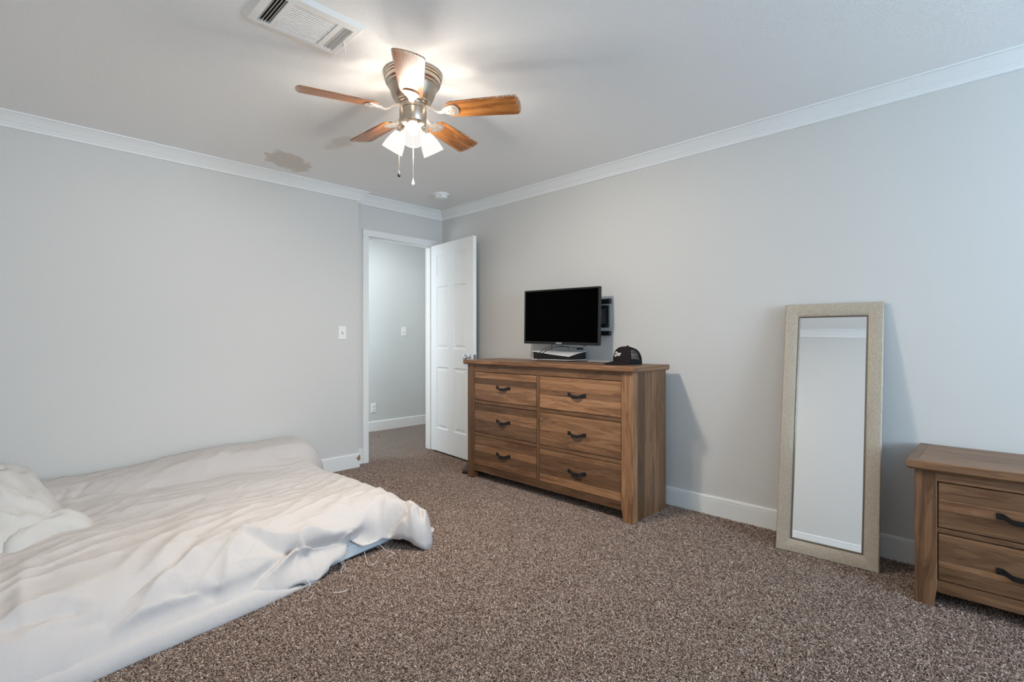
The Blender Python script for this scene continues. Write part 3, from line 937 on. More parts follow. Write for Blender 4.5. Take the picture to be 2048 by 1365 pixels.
slab_top(dr, 2.685, 3.140, 1.617, 3.201, 0.928, DZT, 4, (0.92, 1.02, 0.86, 0.95, 0.88))


def set_origin(root, p):
    """put the Empty at the thing's base without moving its parts"""
    root.location = p
    for ch in root.children:
        ch.location = ch.location - Vector(p)
set_origin(dr, ORIG)

ns = empty('nightstand', (0, 0, 0), 'low brown wooden two-drawer nightstand at the right edge, beside the leaning mirror', 'nightstand')
NXF, NXB = 2.785, 3.205
YC = -0.036
NY0, NY1 = YC - 0.331, YC + 0.331
post(ns, NXF, NXF + 0.06, NY1 - 0.075, NY1, 0.579, -1, 0.86)
post(ns, NXF, NXF + 0.06, NY0, NY0 + 0.075, 0.579, 1, 0.86)
for y0, y1 in ((NY1 - 0.024, NY1 - 0.002), (NY0 + 0.002, NY0 + 0.024)):
    side = MB().box(NXF + 0.055, NXB - 0.004, y0 + 0.006, y1 - 0.006, 0.02, 0.576).build('side_panel', M_wood_z, ns, smooth=0, tone=0.5)
    w_ = (NXB - NXF - 0.06) / 3
    for i in range(3):
        MB().box(NXF + 0.06 + i * w_ + 0.0003, NXF + 0.06 + (i + 1) * w_ - 0.0003, y0, y1, -0.003, 0.579, 0.0004).build('board', M_wood_z, side, smooth=0, tone=(0.8, 0.95, 0.85)[i])
MB().box(NXB - 0.03, NXB, NY0 + 0.02, NY1 - 0.02, 0.06, 0.576).build('back_panel', M_wood_y, ns, smooth=0, tone=0.7)
ya, yb = NY0 + 0.0745, NY1 - 0.0745
MB().box(NXF + 0.006, NXF + 0.05, ya, yb, 0.533, 0.579, 0.001).build('top_rail', M_wood_y, ns, smooth=0, tone=0.95)
MB().box(NXF + 0.006, NXF + 0.05, ya, yb, 0.063, 0.114, 0.001).build('bottom_rail', M_wood_y, ns, smooth=0, tone=0.86)
MB().box(NXF + 0.006, NXF + 0.05, ya, yb, 0.317, 0.337, 0.001).build('divider_rail', M_wood_y, ns, smooth=0, tone=0.74)
drawer(ns, NXF + 0.002, ya, yb, 0.337, 0.533, [(0.36, 0.88), (0.26, 1.02), (0.38, 0.84)], 0.431)
drawer(ns, NXF + 0.002, ya, yb, 0.114, 0.317, [(0.16, 0.92), (0.42, 0.80), (0.14, 1.0), (0.28, 0.78)], 0.213)
slab_top(ns, 2.750, 3.217, NY0 - 0.026, NY1 + 0.026, 0.579, 0.619, 3, (0.82, 0.92, 0.85, 0.9))
set_origin(ns, Vector((3.0, YC, 0)))

# ------------------------------------------------------------------ leaning mirror
MW, MH, MT = 0.457, 1.345, 0.024
lean = math.asin(0.222 / MH)
mir = empty('leaning_mirror', (2.992, 0.680, -0.002), 'tall framed mirror with beige brushed frame leaning against the right wall', 'mirror')
# local: y across, z up along the glass, -x the front; slight turn so that the left foot stands nearer the wall
mir.rotation_euler = (0, lean, math.radians(3.2))
FW = 0.074
PROF = [(0.0, 0.0), (0.0, -0.018), (0.004, -0.022), (0.020, -0.0225), (0.040, -0.0205), (0.056, -0.0165), (0.064, -0.0135), (0.066, -0.0125)]
LIP = [(0.066, -0.0125), (0.067, -0.0150), (0.072, -0.0150), (0.074, -0.0110), (0.074, -0.004)]


def frame_side(ax, prof, name, mat):
    """ax: 0 left 1 right 2 bottom 3 top; mitred"""
    W2 = MW / 2
    mb = MB()
    r0, r1 = [], []
    for d, x in prof:
        if ax == 0: r0.append((x, W2 - d, d)); r1.append((x, W2 - d, MH - d))
        if ax == 1: r0.append((x, -W2 + d, d)); r1.append((x, -W2 + d, MH - d))
        if ax == 2: r0.append((x, W2 - d, d)); r1.append((x, -W2 + d, d))
        if ax == 3: r0.append((x, W2 - d, MH - d)); r1.append((x, -W2 + d, MH - d))
    mb.sweep([r0, r1], False, False)
    return mb.build(name, mat, mir, smooth=30)


for ax in range(4):
    fr = frame_side(ax, PROF, 'frame_rail', M_frame_z if ax < 2 else M_frame_y)
    lp = frame_side(ax, LIP, 'inner_lip', M_frame_lip)
    lp.parent = fr
MB().box(-0.0055, -0.0045, -MW / 2 + FW - 0.004, MW / 2 - FW + 0.004, FW - 0.004, MH - FW + 0.004).build('mirror_glass', M_mirror, mir, smooth=0)
MB().box(-0.0045, 0.0, -MW / 2, MW / 2, 0.0, MH).build('backing_board', M_frame_lip, mir, smooth=0)

# ------------------------------------------------------------------ television and its wall mount
tvY, tvX, tvZ = 2.485, 3.062, 1.305
TW, THH = 0.742, 0.432
tv = empty('television', (tvX, tvY, tvZ), 'flat black television with dark screen on a wall mount above the dresser', 'television')
tv.rotation_euler = (math.radians(0.9), 0, 0)
b = 0.013
mb = MB()
mb.box(-0.012, 0.012, -TW / 2, -TW / 2 + b, -THH / 2, THH / 2, 0.0015).box(-0.012, 0.012, TW / 2 - b, TW / 2, -THH / 2, THH / 2, 0.0015)
mb.box(-0.012, 0.012, -TW / 2 + b, TW / 2 - b, THH / 2 - b, THH / 2, 0.0015).box(-0.012, 0.012, -TW / 2 + b, TW / 2 - b, -THH / 2, -THH / 2 + 0.021, 0.0015)
bz = mb.build('bezel', M_bezel, tv, smooth=0)
MB().box(-0.0095, 0.010, -TW / 2 + b - 0.001, TW / 2 - b + 0.001, -THH / 2 + 0.020, THH / 2 - b + 0.001).build('screen', M_screen, tv, smooth=0)
mb = MB()
mb.box(0.010, 0.022, -TW / 2 + 0.004, TW / 2 - 0.004, -THH / 2 + 0.004, THH / 2 - 0.004, 0.004).box(0.020, 0.055, -0.27, 0.27, -0.19, 0.10, 0.012)
mb.build('back_shell', M_black, tv, smooth=0)
MB().box(-0.011, 0.006, -0.250, -0.225, -THH / 2 - 0.005, -THH / 2 + 0.001, 0.001).build('sensor_bar', M_black, tv, smooth=0)
MB().box(-0.0125, -0.0112, -0.242, -0.233, -THH / 2 - 0.004, -THH / 2 + 0.001).build('standby_lamp', M_red, tv, smooth=0)['label'] = 'small red standby lamp'


def text_mesh(name, s, size, mat, parent, M, depth=0.0004):
    cu = bpy.data.curves.new(name, 'FONT')
    cu.body = s
    cu.size = size
    cu.align_x = 'CENTER'; cu.align_y = 'CENTER'
    cu.extrude = depth
    cu.offset = size * 0.02
    tmp = bpy.data.objects.new(name + '_curve', cu)
    COL.objects.link(tmp)
    dg = bpy.context.evaluated_depsgraph_get()
    me = bpy.data.meshes.new_from_object(tmp.evaluated_get(dg))
    bpy.data.objects.remove(tmp)
    me.materials.clear(); me.materials.append(mat)
    me.name = name
    o = bpy.data.objects.new(name, me)
    COL.objects.link(o)
    o.parent = parent
    o.matrix_local = M
    return o


# lettering that faces -x: text x -> -y, text y -> z
FACE_NX = Matrix(((0, 0, -1, 0), (-1, 0, 0, 0), (0, 1, 0, 0), (0, 0, 0, 1)))
text_mesh('lettering', 'SAMSUNG', 0.0125, M_logo, bz, Matrix.Translation((-0.0122, 0.002, -THH / 2 + 0.0105)) @ FACE_NX)

mt = empty('wall_mount', (XR, 2.40, 1.30), 'black swivel wall mount bracket showing behind the right edge of the television', 'wall mount')
for z, h_ in ((0.116, 0.019), (-0.124, 0.017)):
    MB().box(-0.030, -0.002, -0.270, 0.270, z - h_, z + h_, 0.004).build('wall_rail', M_black, mt, smooth=0)
MB().box(-0.012, 0.0, -0.06, 0.06, -0.14, 0.14, 0.002).build('wall_plate', M_black, mt, smooth=0)
ab = MB()
ab.box(-0.075, -0.060, -0.290, -0.271, -0.083, 0.083, 0.002)
ab.box(-0.075, -0.060, -0.271, -0.05, 0.055, 0.083, 0.002).box(-0.075, -0.060, -0.271, -0.05, -0.083, -0.055, 0.002)
ab.build('swing_arm', M_black, mt, smooth=0)
MB().box(-0.058, -0.053, -0.275, -0.06, -0.055, 0.055, 0.001).build('arm_plate', M_greymetal, mt, smooth=0)['label'] = 'grey metal plate'
MB().box(-0.12, -0.006, -0.045, 0.045, -0.05, 0.05, 0.004).build('tilt_block', M_black, mt, smooth=0)

# ------------------------------------------------------------------ console, cables
cs = empty('game_console', (3.11, 2.535, DZT), 'white and black game console lying flat on the dresser under the television', 'game console')
# local: y from -0.195 (right end) to 0.195 (left end); x from -0.09 (front) to 0.095 (back)
def plate_grid(fz, x0, x1, y0, y1, th, nx=10, ny=16, fx=None):
    mb = MB()
    def P(i, j, dz):
        u, v = i / nx, j / ny
        x = x0 + (x1 - x0) * u
        y = y0 + (y1 - y0) * v
        if fx: x, y = fx(x, y, u, v)
        return (x, y, fz(u, v) + dz)
    top = [[P(i, j, 0) for j in range(ny + 1)] for i in range(nx + 1)]
    bot = [[P(i, j, -th) for j in range(ny + 1)] for i in range(nx + 1)]
    vs = [p for r in top for p in r] + [p for r in bot for p in r]
    n = (nx + 1) * (ny + 1)
    fs = []
    I = lambda i, j: i * (ny + 1) + j
    for i in range(nx):
        for j in range(ny):
            fs.append((I(i, j), I(i + 1, j), I(i + 1, j + 1), I(i, j + 1)))
            fs.append((n + I(i, j), n + I(i, j + 1), n + I(i + 1, j + 1), n + I(i + 1, j)))
    per = [(i, 0) for i in range(nx)] + [(nx, j) for j in range(ny)] + [(i, ny) for i in range(nx, 0, -1)] + [(0, j) for j in range(ny, 0, -1)]
    for a in range(len(per)):
        p, q = I(*per[a]), I(*per[(a + 1) % len(per)])
        fs.append((p, q, n + q, n + p))
    return mb.add(vs, fs)


def ztop(u, v):
    # u: 0 front .. 1 back, v: 0 right .. 1 left; the front right corner dips
    dip = (1 - v) ** 1.1 * (1 - u) ** 1.5
    return 0.075 - 0.036 * dip - 0.004 * math.sin(PI * v) * (1 - u)
def fxt(x, y, u, v):
    return x - 0.012 * v * (1 - u) + 0.0, y - 0.010 * (1 - u) * (1 - v) * 0.0 + (0.03 * (1 - u) ** 2 * (1 - v) ** 4) + 0.012 * (1 - u) * v
def zbot(u, v):
    return 0.009 + 0.002 * (1 - v)
plate_grid(ztop, -0.09, 0.095, -0.195, 0.19, 0.004, fx=fxt).build('side_plate', M_white_shell, cs, smooth=40)['label'] = 'glossy white curved plate'
plate_grid(zbot, -0.09, 0.095, -0.195, 0.19, 0.004, fx=fxt).build('side_plate', M_white_shell, cs, smooth=40)['label'] = 'glossy white curved plate'
mb = plate_grid(lambda u, v: ztop(u, v) - 0.0042, -0.078, 0.092, -0.188, 0.178, 0.001, fx=fxt)
nv = len(mb.v) // 2
# drop the lower skin of the body onto the bottom plate
for i in range(nv, 2 * nv):
    mb.v[i] = (mb.v[i][0], mb.v[i][1], 0.0095)
mb.build('body', M_black, cs, smooth=30)
rb = MB()
for k in range(5):
    z = 0.020 + 0.010 * k
    rb.box(0.03 + 0.008 * k, 0.088, -0.1895, -0.185, z, z + 0.004)
rb.build('vent_fins', M_bezel, cs, smooth=0)
for y in (-0.09, 0.10):
    MB().lathe([(0.012, 0), (0.012, 0.006)], 14, Matrix.Translation((0.0, y, -0.0005))).build('rubber_foot', M_black, cs)


def cable(name, pts, r, label, grp=None):
    mb = MB()
    mb.tube(smooth_pts(pts), r, 7)
    return tag(mb.build(name, M_black, None), label, 'cable', grp)


def smooth_pts(pts):
    """Catmull-Rom through the points"""
    P = [Vector(p) for p in pts]
    outp = []
    for i in range(len(P) - 1):
        p0, p1, p2, p3 = P[max(i - 1, 0)], P[i], P[i + 1], P[min(i + 2, len(P) - 1)]
        for s in range(6):
            t_ = s / 6
            outp.append(0.5 * ((2 * p1) + (p2 - p0) * t_ + (2 * p0 - 5 * p1 + 4 * p2 - p3) * t_ ** 2 + (3 * p1 - p0 - 3 * p2 + p3) * t_ ** 3))
    outp.append(P[-1])
    return outp


c1 = cable('cable', [(2.984, 2.640, 0.9670), (2.978, 2.634, 1.005), (2.984, 2.600, 1.045), (3.02, 2.545, 1.074), (3.06, 2.490, 1.078), (3.10, 2.452, 1.070), (3.115, 2.438, 1.052)], 0.0028, 'outer black cable arching from the front of the console to the television')
c2 = cable('cable', [(2.982, 2.610, 0.9670), (2.976, 2.603, 1.005), (2.984, 2.565, 1.040), (3.02, 2.505, 1.066), (3.06, 2.445, 1.073), (3.10, 2.400, 1.068), (3.13, 2.372, 1.062)], 0.0028, 'inner black cable arching over the console to the dark plug')
MB().box(-0.012, 0.012, -0.028, 0.022, -0.008, 0.008, 0.003, M=Matrix.Translation((3.13, 2.350, 1.058))).build('plug', M_black, c2, smooth=0)
cable('cable', [(3.10, 2.600, 1.090), (3.10, 2.602, 1.070), (3.10, 2.604, 1.050)], 0.003, 'short black cable hanging straight down below the television')

# ------------------------------------------------------------------ cap on the dresser
cp = empty('trucker_cap', (2.962, 1.832, DZT), 'black trucker cap with white print and mesh back on the dresser corner', 'cap')
cp.rotation_euler = (0, 0, math.atan2(0.50, -0.87))
def cap_pt(phi, th):
    """phi around (0 = front), th 0 at rim .. 1 at crown"""
    a, bb, hh = 0.098, 0.080, 0.118
    ct = math.cos(th * PI / 2) ** 0.62
    st = math.sin(th * PI / 2) ** 0.95
    front = max(0.0, math.cos(phi))
    x = a * ct * math.cos(phi) + (0.012 * front * st * (1 - st) * 2)
    y = bb * ct * math.sin(phi)
    z = hh * st + 0.008 * front * (1 - abs(2 * th - 1)) - 0.010 * max(0, -math.cos(phi)) * st
    return Vector((x - 0.006, y, z + 0.002))
def cap_patch(p0, p1, n, m, t0=0.0, t1=1.0):
    mb = MB()
    rings = [[cap_pt(p0 + (p1 - p0) * i / n, t0 + (t1 - t0) * j / m) for i in range(n + 1)] for j in range(m + 1)]
    return mb.sweep(rings, False, False)
FR = math.radians(82)
fr = cap_patch(-FR, FR, 28, 14).build('front_panel', M_cap, cp, smooth=60)
md = fr.modifiers.new('thick', 'SOLIDIFY'); md.thickness = 0.002
bk = cap_patch(FR, 2 * PI - FR, 62, 28, 0.16, 1.0).build('mesh_back', M_capmesh, cp, smooth=0)
md = bk.modifiers.new('net', 'WIREFRAME'); md.thickness = 0.0019; md.use_even_offset = False
bd = cap_patch(FR, PI - 0.35, 14, 3, 0.0, 0.17).build('sweatband', M_capmesh, cp, smooth=60)
bd2 = cap_patch(PI + 0.35, 2 * PI - FR, 14, 3, 0.0, 0.17)
bd2.build('sweatband', M_capmesh, cp, smooth=60)
mb = MB()
mb.sweep([[cap_pt(PI - 0.38 + 0.76 * i / 10, t_) + Vector((-0.001, 0, 0)) for i in range(11)] for t_ in (0.0, 0.06, 0.11)], False, False)
mb.build('snap_strap', M_black, cp, smooth=60)
MB().lathe([(0.007, 0), (0.007, 0.003), (0.004, 0.006), (0.001, 0.0065)], 12, Matrix.Translation(cap_pt(0, 1.0))).build('button', M_cap, cp)
# bill
mb = MB()
rows = []
for j in range(9):
    v = j / 8
    row = []
    for i in range(25):
        ph = math.radians(-78 + 156 * i / 24)
        base = cap_pt(ph, 0.02)
        reach = 0.072 * math.cos(ph * 0.98) ** 0.55 * v
        x = base.x + reach * 1.0
        y = base.y * (1 + 0.05 * v)
        z = 0.010 - 0.004 * v + 0.020 * (1 - (y / 0.08) ** 2) * (0.55 - 0.35 * v) - 0.006 * v
        row.append(Vector((x, y, max(z, 0.0015))))
    rows.append(row)
mb.sweep(rows, False, False)
bl_ = mb.build('bill', M_cap, cp, smooth=60)
md = bl_.modifiers.new('thick', 'SOLIDIFY'); md.thickness = 0.003; md.offset = 1.0
# white print: a letter-like ring and two short lines of small lettering, sewn on the front panel
lg = MB()
def on_cap(s, h, lift=0.0022):
    """s: metres around the front from its middle, h: metres up"""
    ph = s / 0.088
    th = 0.02 + h / 0.118 * 0.62
    p = cap_pt(ph, th)
    q = cap_pt(ph, th + 0.01) - p
    r_ = cap_pt(ph + 0.01, th) - p
    n_ = r_.cross(q).normalized()
    return p + n_ * lift
def quad(s0, s1, h0, h1):
    n = len(lg.v)
    lg.v += [tuple(on_cap(a, b_)) for a, b_ in ((s0, h0), (s1, h0), (s1, h1), (s0, h1))]
    lg.f.append((n, n + 1, n + 2, n + 3))
SG = -1.0
def ring_part(cs_, ch_, rs_, rh_, a0, a1, w_, n=14):
    for k in range(n):
        A0, A1 = a0 + (a1 - a0) * k / n, a0 + (a1 - a0) * (k + 1) / n
        i0 = len(lg.v)
        for (A, f_) in ((A0, 1), (A1, 1), (A1, 1 - w_), (A0, 1 - w_)):
            lg.v.append(tuple(on_cap(cs_ + rs_ * f_ * math.cos(A), ch_ + rh_ * f_ * math.sin(A))))
        lg.f.append((i0, i0 + 1, i0 + 2, i0 + 3))
LSIGN = 1.0
ring_part(LSIGN * 0.018, 0.062, 0.013, 0.019, 0, 2 * PI, 0.42, 20)
for row_h, widths in ((0.066, (5, 4, 5, 4, 5)), (0.054, (4, 5, 4, 5))):
    s_ = 0.034
    for wd in widths:
        quad(LSIGN * s_, LSIGN * (s_ + wd * 0.00085), row_h - 0.0045, row_h + 0.0045)
        s_ += wd * 0.00085 + 0.0014
lg.build('print', M_logo, fr, smooth=0)['label'] = 'white print'

# dark shoe behind the dresser
sh = empty('shoe', (2.865, 3.32, 0), 'dark brown shoe on the carpet, half hidden behind the left end of the dresser', 'shoe')
prof = [(-0.125, 0.030, 0.070), (-0.115, 0.040, 0.085), (-0.07, 0.042, 0.088), (-0.02, 0.040, 0.075), (0.03, 0.044, 0.060), (0.08, 0.047, 0.048), (0.115, 0.040, 0.040), (0.135, 0.022, 0.030)]
mb = MB()
rings = []
for x, hw, ht in prof:
    rings.append([(x, hw * math.cos(q) if True else 0, 0.012 + (ht - 0.012) * max(0.0, math.sin(q)) ** 0.7) for q in [PI * i / 10 for i in range(11)]])
mb.sweep(rings, True, True)
mb.build('upper', M_shoe, sh, smooth=50)
mb = MB()
mb.sweep([[(x, s * (hw + 0.003), z) for s, z in ((-1, -0.003), (1, -0.003), (1, 0.014), (-1, 0.014))] for x, hw, ht in prof])
mb.build('sole', M_black, sh, smooth=0)
sh.rotation_euler = (0, 0, math.radians(215))

# ------------------------------------------------------------------ bed on the floor
def Yf(X):
    y = 2.14 + .155 * X
    return y + .035 * ss(1.15, 1.35, X) - .20 * ss(1.44, 1.62, X) + .16 * ss(1.64, 1.80, X)
def Xf(Y):
    return 1.73 + .07 * (1 - ss(2.3, 2.6, Y)) + .065 * ss(3.72, 3.80, Y)
def Zm(X):
    return .004 + .055 * ss(1.0, 1.22, X) * (1 - ss(1.50, 1.63, X))
def Ttop(X, Y):
    t_ = .235 + .015 * math.exp(-((Y - 2.65) / .2) ** 2)
    t_ += (.048 + .062 * ss(.3, 1.1, X)) * ss(3.66, 3.86, Y)
    return t_ - .02 * math.exp(-((Y - 3.25) / .25) ** 2)
def sup(a, w_, p):
    if a <= 0: return 0.0
    if a >= w_: return 1.0
    return (1 - (1 - a / w_) ** p) ** (1 / p)

# folds: (polyline on the bed, height, width); positive = ridge, negative = valley
FOLDS = [
 ([(0.419, 2.355), (0.455, 2.431), (0.513, 2.537), (0.614, 2.699), (0.743, 2.85), (0.905, 2.88), (1.056, 2.837)], .013, .040),
 ([(0.47, 2.34), (0.52, 2.42), (0.585, 2.52), (0.68, 2.65), (0.80, 2.78), (0.95, 2.80)], -.011, .028),
 ([(0.346, 2.459), (0.422, 2.586), (0.545, 2.738), (0.682, 2.875)], .010, .035),
 ([(0.625, 2.246), (0.661, 2.289), (0.704, 2.394), (0.786, 2.473)], .014, .026),
 ([(0.754, 2.517), (0.791, 2.519), (0.864, 2.453), (0.997, 2.409), (1.074, 2.414), (1.166, 2.375), (1.317, 2.392)], 0.0216, .030),
 ([(0.80, 2.47), (0.90, 2.39), (1.0, 2.365), (1.10, 2.365), (1.2, 2.345), (1.30, 2.355)], -0.0216, .026),
 ([(1.015, 2.391), (0.947, 2.337), (0.843, 2.29), (0.752, 2.259)], 0.0162, .018),
 ([(1.015, 2.391), (0.999, 2.328), (0.98, 2.296)], 0.0162, .014),
 ([(1.005, 2.402), (0.915, 2.356), (0.79, 2.292), (0.674, 2.25)], -0.0135, .016),
 ([(1.011, 2.381), (1.051, 2.317), (1.114, 2.313)], 0.0135, .014),
 ([(1.317, 2.392), (1.196, 2.344), (1.065, 2.346), (1.02, 2.364)], 0.0135, .014),
 ([(1.324, 2.382), (1.246, 2.35), (1.114, 2.313)], 0.0162, .014),
 ([(1.398, 2.421), (1.31, 2.379), (1.278, 2.364)], -0.0162, .016),
 ([(1.62, 2.47), (1.584, 2.349), (1.516, 2.375), (1.398, 2.4), (1.308, 2.375)], -0.0324, .022),
 ([(1.55, 2.31), (1.497, 2.346), (1.366, 2.368)], 0.0216, .018),
 ([(1.60, 2.36), (1.565, 2.29), (1.535, 2.25)], 0.0216, .020),
 ([(1.72, 2.36), (1.66, 2.30), (1.60, 2.22)], 0.0162, .018),
 ([(1.66, 2.36), (1.62, 2.28)], -0.0135, .014),
 ([(0.275, 2.212), (0.367, 2.249), (0.51, 2.274), (0.633, 2.278)], 0.0121, .018),
 ([(0.131, 2.255), (0.269, 2.266), (0.382, 2.342), (0.475, 2.384)], -0.0121, .024),
 ([(0.009, 2.297), (0.112, 2.308), (0.239, 2.317)], -0.0108, .022),
 ([(0.059, 2.275), (0.058, 2.463), (0.086, 2.837)], 0.0108, .035),
 ([(0.371, 2.271), (0.469, 2.354), (0.557, 2.415), (0.599, 2.455)], 0.0135, .024),
 ([(0.644, 2.26), (0.556, 2.279), (0.483, 2.282)], -0.0108, .014),
 ([(0.628, 3.71), (0.672, 3.711), (0.837, 3.677), (1.019, 3.665)], -.014, .020),
 ([(0.437, 3.678), (0.659, 3.641), (1.077, 3.429)], -.010, .030),
 ([(1.392, 3.782), (1.522, 3.755), (1.684, 3.75)], -.020, .022),
 ([(1.137, 3.706), (1.376, 3.668), (1.611, 3.667)], .012, .028),
 ([(0.593, 2.886), (0.845, 3.038), (1.163, 2.96)], .010, .045),
 ([(0.629, 2.727), (0.854, 2.886), (0.979, 2.842)], -.008, .022),
 ([(0.30, 3.30), (0.445, 3.38), (0.719, 3.35), (1.051, 3.375), (1.3, 3.3)], .014, .060),
 ([(0.11, 2.644), (0.174, 2.659)], -.012, .016),
 ([(0.064, 3.028), (0.16, 3.187), (0.267, 3.235)], .010, .035),
 ([(1.294, 2.464), (1.362, 2.617), (1.531, 2.677)], -.008, .030),
 ([(0.243, 3.722), (0.289, 3.841)], -.010, .018), ([(0.296, 3.696), (0.353, 3.807), (0.377, 3.856)], -.010, .016),
 ([(0.925, 3.79), (1.054, 3.822), (1.175, 4.023)], .008, .03),
 ([(1.10, 2.50), (1.14, 2.70), (1.30, 2.95), (1.6, 3.05)], .007, .035),
 ([(1.25, 2.55), (1.45, 2.85), (1.68, 2.95)], -.007, .030),
]
HEM = [(-0.40, 2.115), (0.066, 2.17), (0.159, 2.181), (0.31, 2.204), (0.442, 2.221), (0.624, 2.244), (0.782, 2.269), (0.939, 2.292), (1.114, 2.313)]


def seg_d(px, py, a, b_):
    ax, ay = a; bx, by = b_
    dx, dy = bx - ax, by - ay
    t_ = max(0.0, min(1.0, ((px - ax) * dx + (py - ay) * dy) / (dx * dx + dy * dy + 1e-12)))
    ex, ey = px - ax - t_ * dx, py - ay - t_ * dy
    return ex * ex + ey * ey, t_


BB = []
for pl, am, wd in FOLDS:
    m_ = 3.0 * wd
    BB.append((min(p[0] for p in pl) - m_, max(p[0] for p in pl) + m_, min(p[1] for p in pl) - m_, max(p[1] for p in pl) + m_))


def fold_h(X, Y):
    h = 0.0
    for (pl, am, wd), (x0, x1, y0, y1) in zip(FOLDS, BB):
        if X < x0 or X > x1 or Y < y0 or Y > y1: continue
        best, bt = 1e9, 0.0
        ns_ = len(pl) - 1
        for i in range(ns_):
            d2, t_ = seg_d(X, Y, pl[i], pl[i + 1])
            if d2 < best: best, bt = d2, (i + t_) / ns_
        tap = min(1.0, 0.25 + 4 * min(bt, 1 - bt))
        h += am * tap * math.exp(-(best / (wd * wd)) ** 0.8) * (1.0 + 0.8 * ss(2.75, 2.35, Y) if False else 1.0 + 0.8 * ss(0, 1, (2.75 - Y) / 0.4))
    return h


def sheet_z(X, Y):
    z0 = Zm(X)
    wf = .27 - .09 * ss(1.0, 1.4, X)
    s = sup(Y - Yf(X), wf, 1.8) * sup(Xf(Y) - X, .16 + .12 * (1 - ss(2.35, 2.65, Y)), 2.0)
    z = z0 + (Ttop(X, Y) - z0) * s
    k = min(1.0, (z - z0) / 0.06)
    f = fold_h(X, Y)
    # broad lazy unevenness and long drawn wrinkles running from the side up over the top
    f += 0.020 * noise.noise((X * 2.1, Y * 2.6, 3.1))
    u, v = X * 0.80 + Y * 0.60, -X * 0.60 + Y * 0.80
    r_ = 1 - abs(noise.noise((u * 2.2, v * 9.0, 1.7)))
    f += 0.016 * (r_ ** 3 - 0.45) * (0.35 + 0.65 * ss(3.1, 2.5, Y) if False else 0.45 + 0.55 * ss(0, 1, (3.3 - Y) / 0.7))
    r2 = 1 - abs(noise.noise((X * 4.0, Y * 12.0, 7.7)))
    f += 0.007 * (r2 ** 3 - 0.45)
    f += 0.004 * noise.noise((X * 17, Y * 17, 0.4))
    z += f * k
    if X > 1.5: z += 0.010 * noise.noise((0.3, Y * 13, 5.0)) * ss(1.5, 1.68, X) * k
    # hem of the cover: the lower band stands a little proud
    return max(z, z0 * 0.6)


bed = empty('floor_bed', (0.75, 3.15, 0), 'low bed on the carpet covered by a rumpled white sheet, along the left wall', 'bed')
NX, NY = 330, 290
rows = []
for j in range(NY + 1):
    v = j / NY
    vv = 0.62 * v ** 1.35 + 0.38 * v
    row = []
    Ya = 2.25 + (4.085 - 2.25) * vv
    for i in range(NX + 1):
        u = i / NX
        uu = 1 - (1 - u) ** 1.25
        X = XN + 0.02 + (Xf(Ya) - XN - 0.02) * uu
        y0 = Yf(X) + 0.006 * noise.noise((X * 9, 0, 2))
        Y = y0 + (4.085 - y0) * vv
        z = sheet_z(X, Y)
        tuck = 0.050 * ss(.86, 1.0, X) * (1 - ss(1.28, 1.42, X)) * math.exp(-((z - .105) / .045) ** 2)
        tuck += 0.018 * (1 - ss(.8, .95, X)) * ss(.1, .4, X) * math.exp(-((z - .10) / .04) ** 2)
        row.append((X, Y + tuck, z))
    rows.append(row)
# the outermost rows hang to the floor / hem
for j in range(NY + 1):
    X, Y, z = rows[j][-1]
    rows[j][-1] = (X + 0.004, Y, 0.02 if Y < 3.75 else 0.01)
mb = MB()
mb.sweep(rows, False, False)
sheet = mb.build('sheet', M_sheet, bed, smooth=180)
md = sheet.modifiers.new('thick', 'SOLIDIFY'); md.thickness = 0.003; md.offset = -1
sheet.location = -bed.location
# lower band of the cover along the floor, in front of the main fold
mb = MB()
rings = []
for i in range(60):
    X = XN + 0.03 + (1.02 - XN) * i / 59
    y = Yf(X)
    kf = 1 - ss(0.75, 1.02, X)
    wob = 0.006 * noise.noise((X * 7, 1.0, 0))
    rings.append([(X, y + 0.03, 0.0), (X, y - 0.012 * kf + wob, 0.002), (X, y - 0.015 * kf + wob, 0.012), (X, y + 0.002 * kf + wob, 0.050 * kf + 0.006), (X, y + 0.02, 0.060 * kf + 0.01), (X, y + 0.05, 0.066 * kf)])
mb.sweep(rings, True, True)
hem = mb.build('hem_band', M_sheet, bed, smooth=60)
hem.location = -bed.location
# the mattress underneath: rounded block, seen only below the lifted hem
mb = MB()
def mring(ins, z):
    x0, x1 = XN + 0.03 + ins, 1.60 - ins
    pts = []
    for X in [x0 + (x1 - x0) * i / 14 for i in range(15)]:
        pts.append((X, 2.13 + 0.185 * X + 0.075 * ss(0.3, 0.9, X) * 0 + 0.05 + ins, z))
    pts += [(x1, 4.06 - ins, z), (x0, 4.06 - ins, z)]
    return pts
mb.sweep([mring(0.02, 0.0), mring(0.0, 0.015), mring(0.0, 0.07), mring(0.012, 0.075), mring(0.0, 0.08), mring(0.03, 0.10), mring(0.10, 0.11)])
mat_o = mb.build('mattress', M_mattress, bed, smooth=30)
mat_o.location = -bed.location
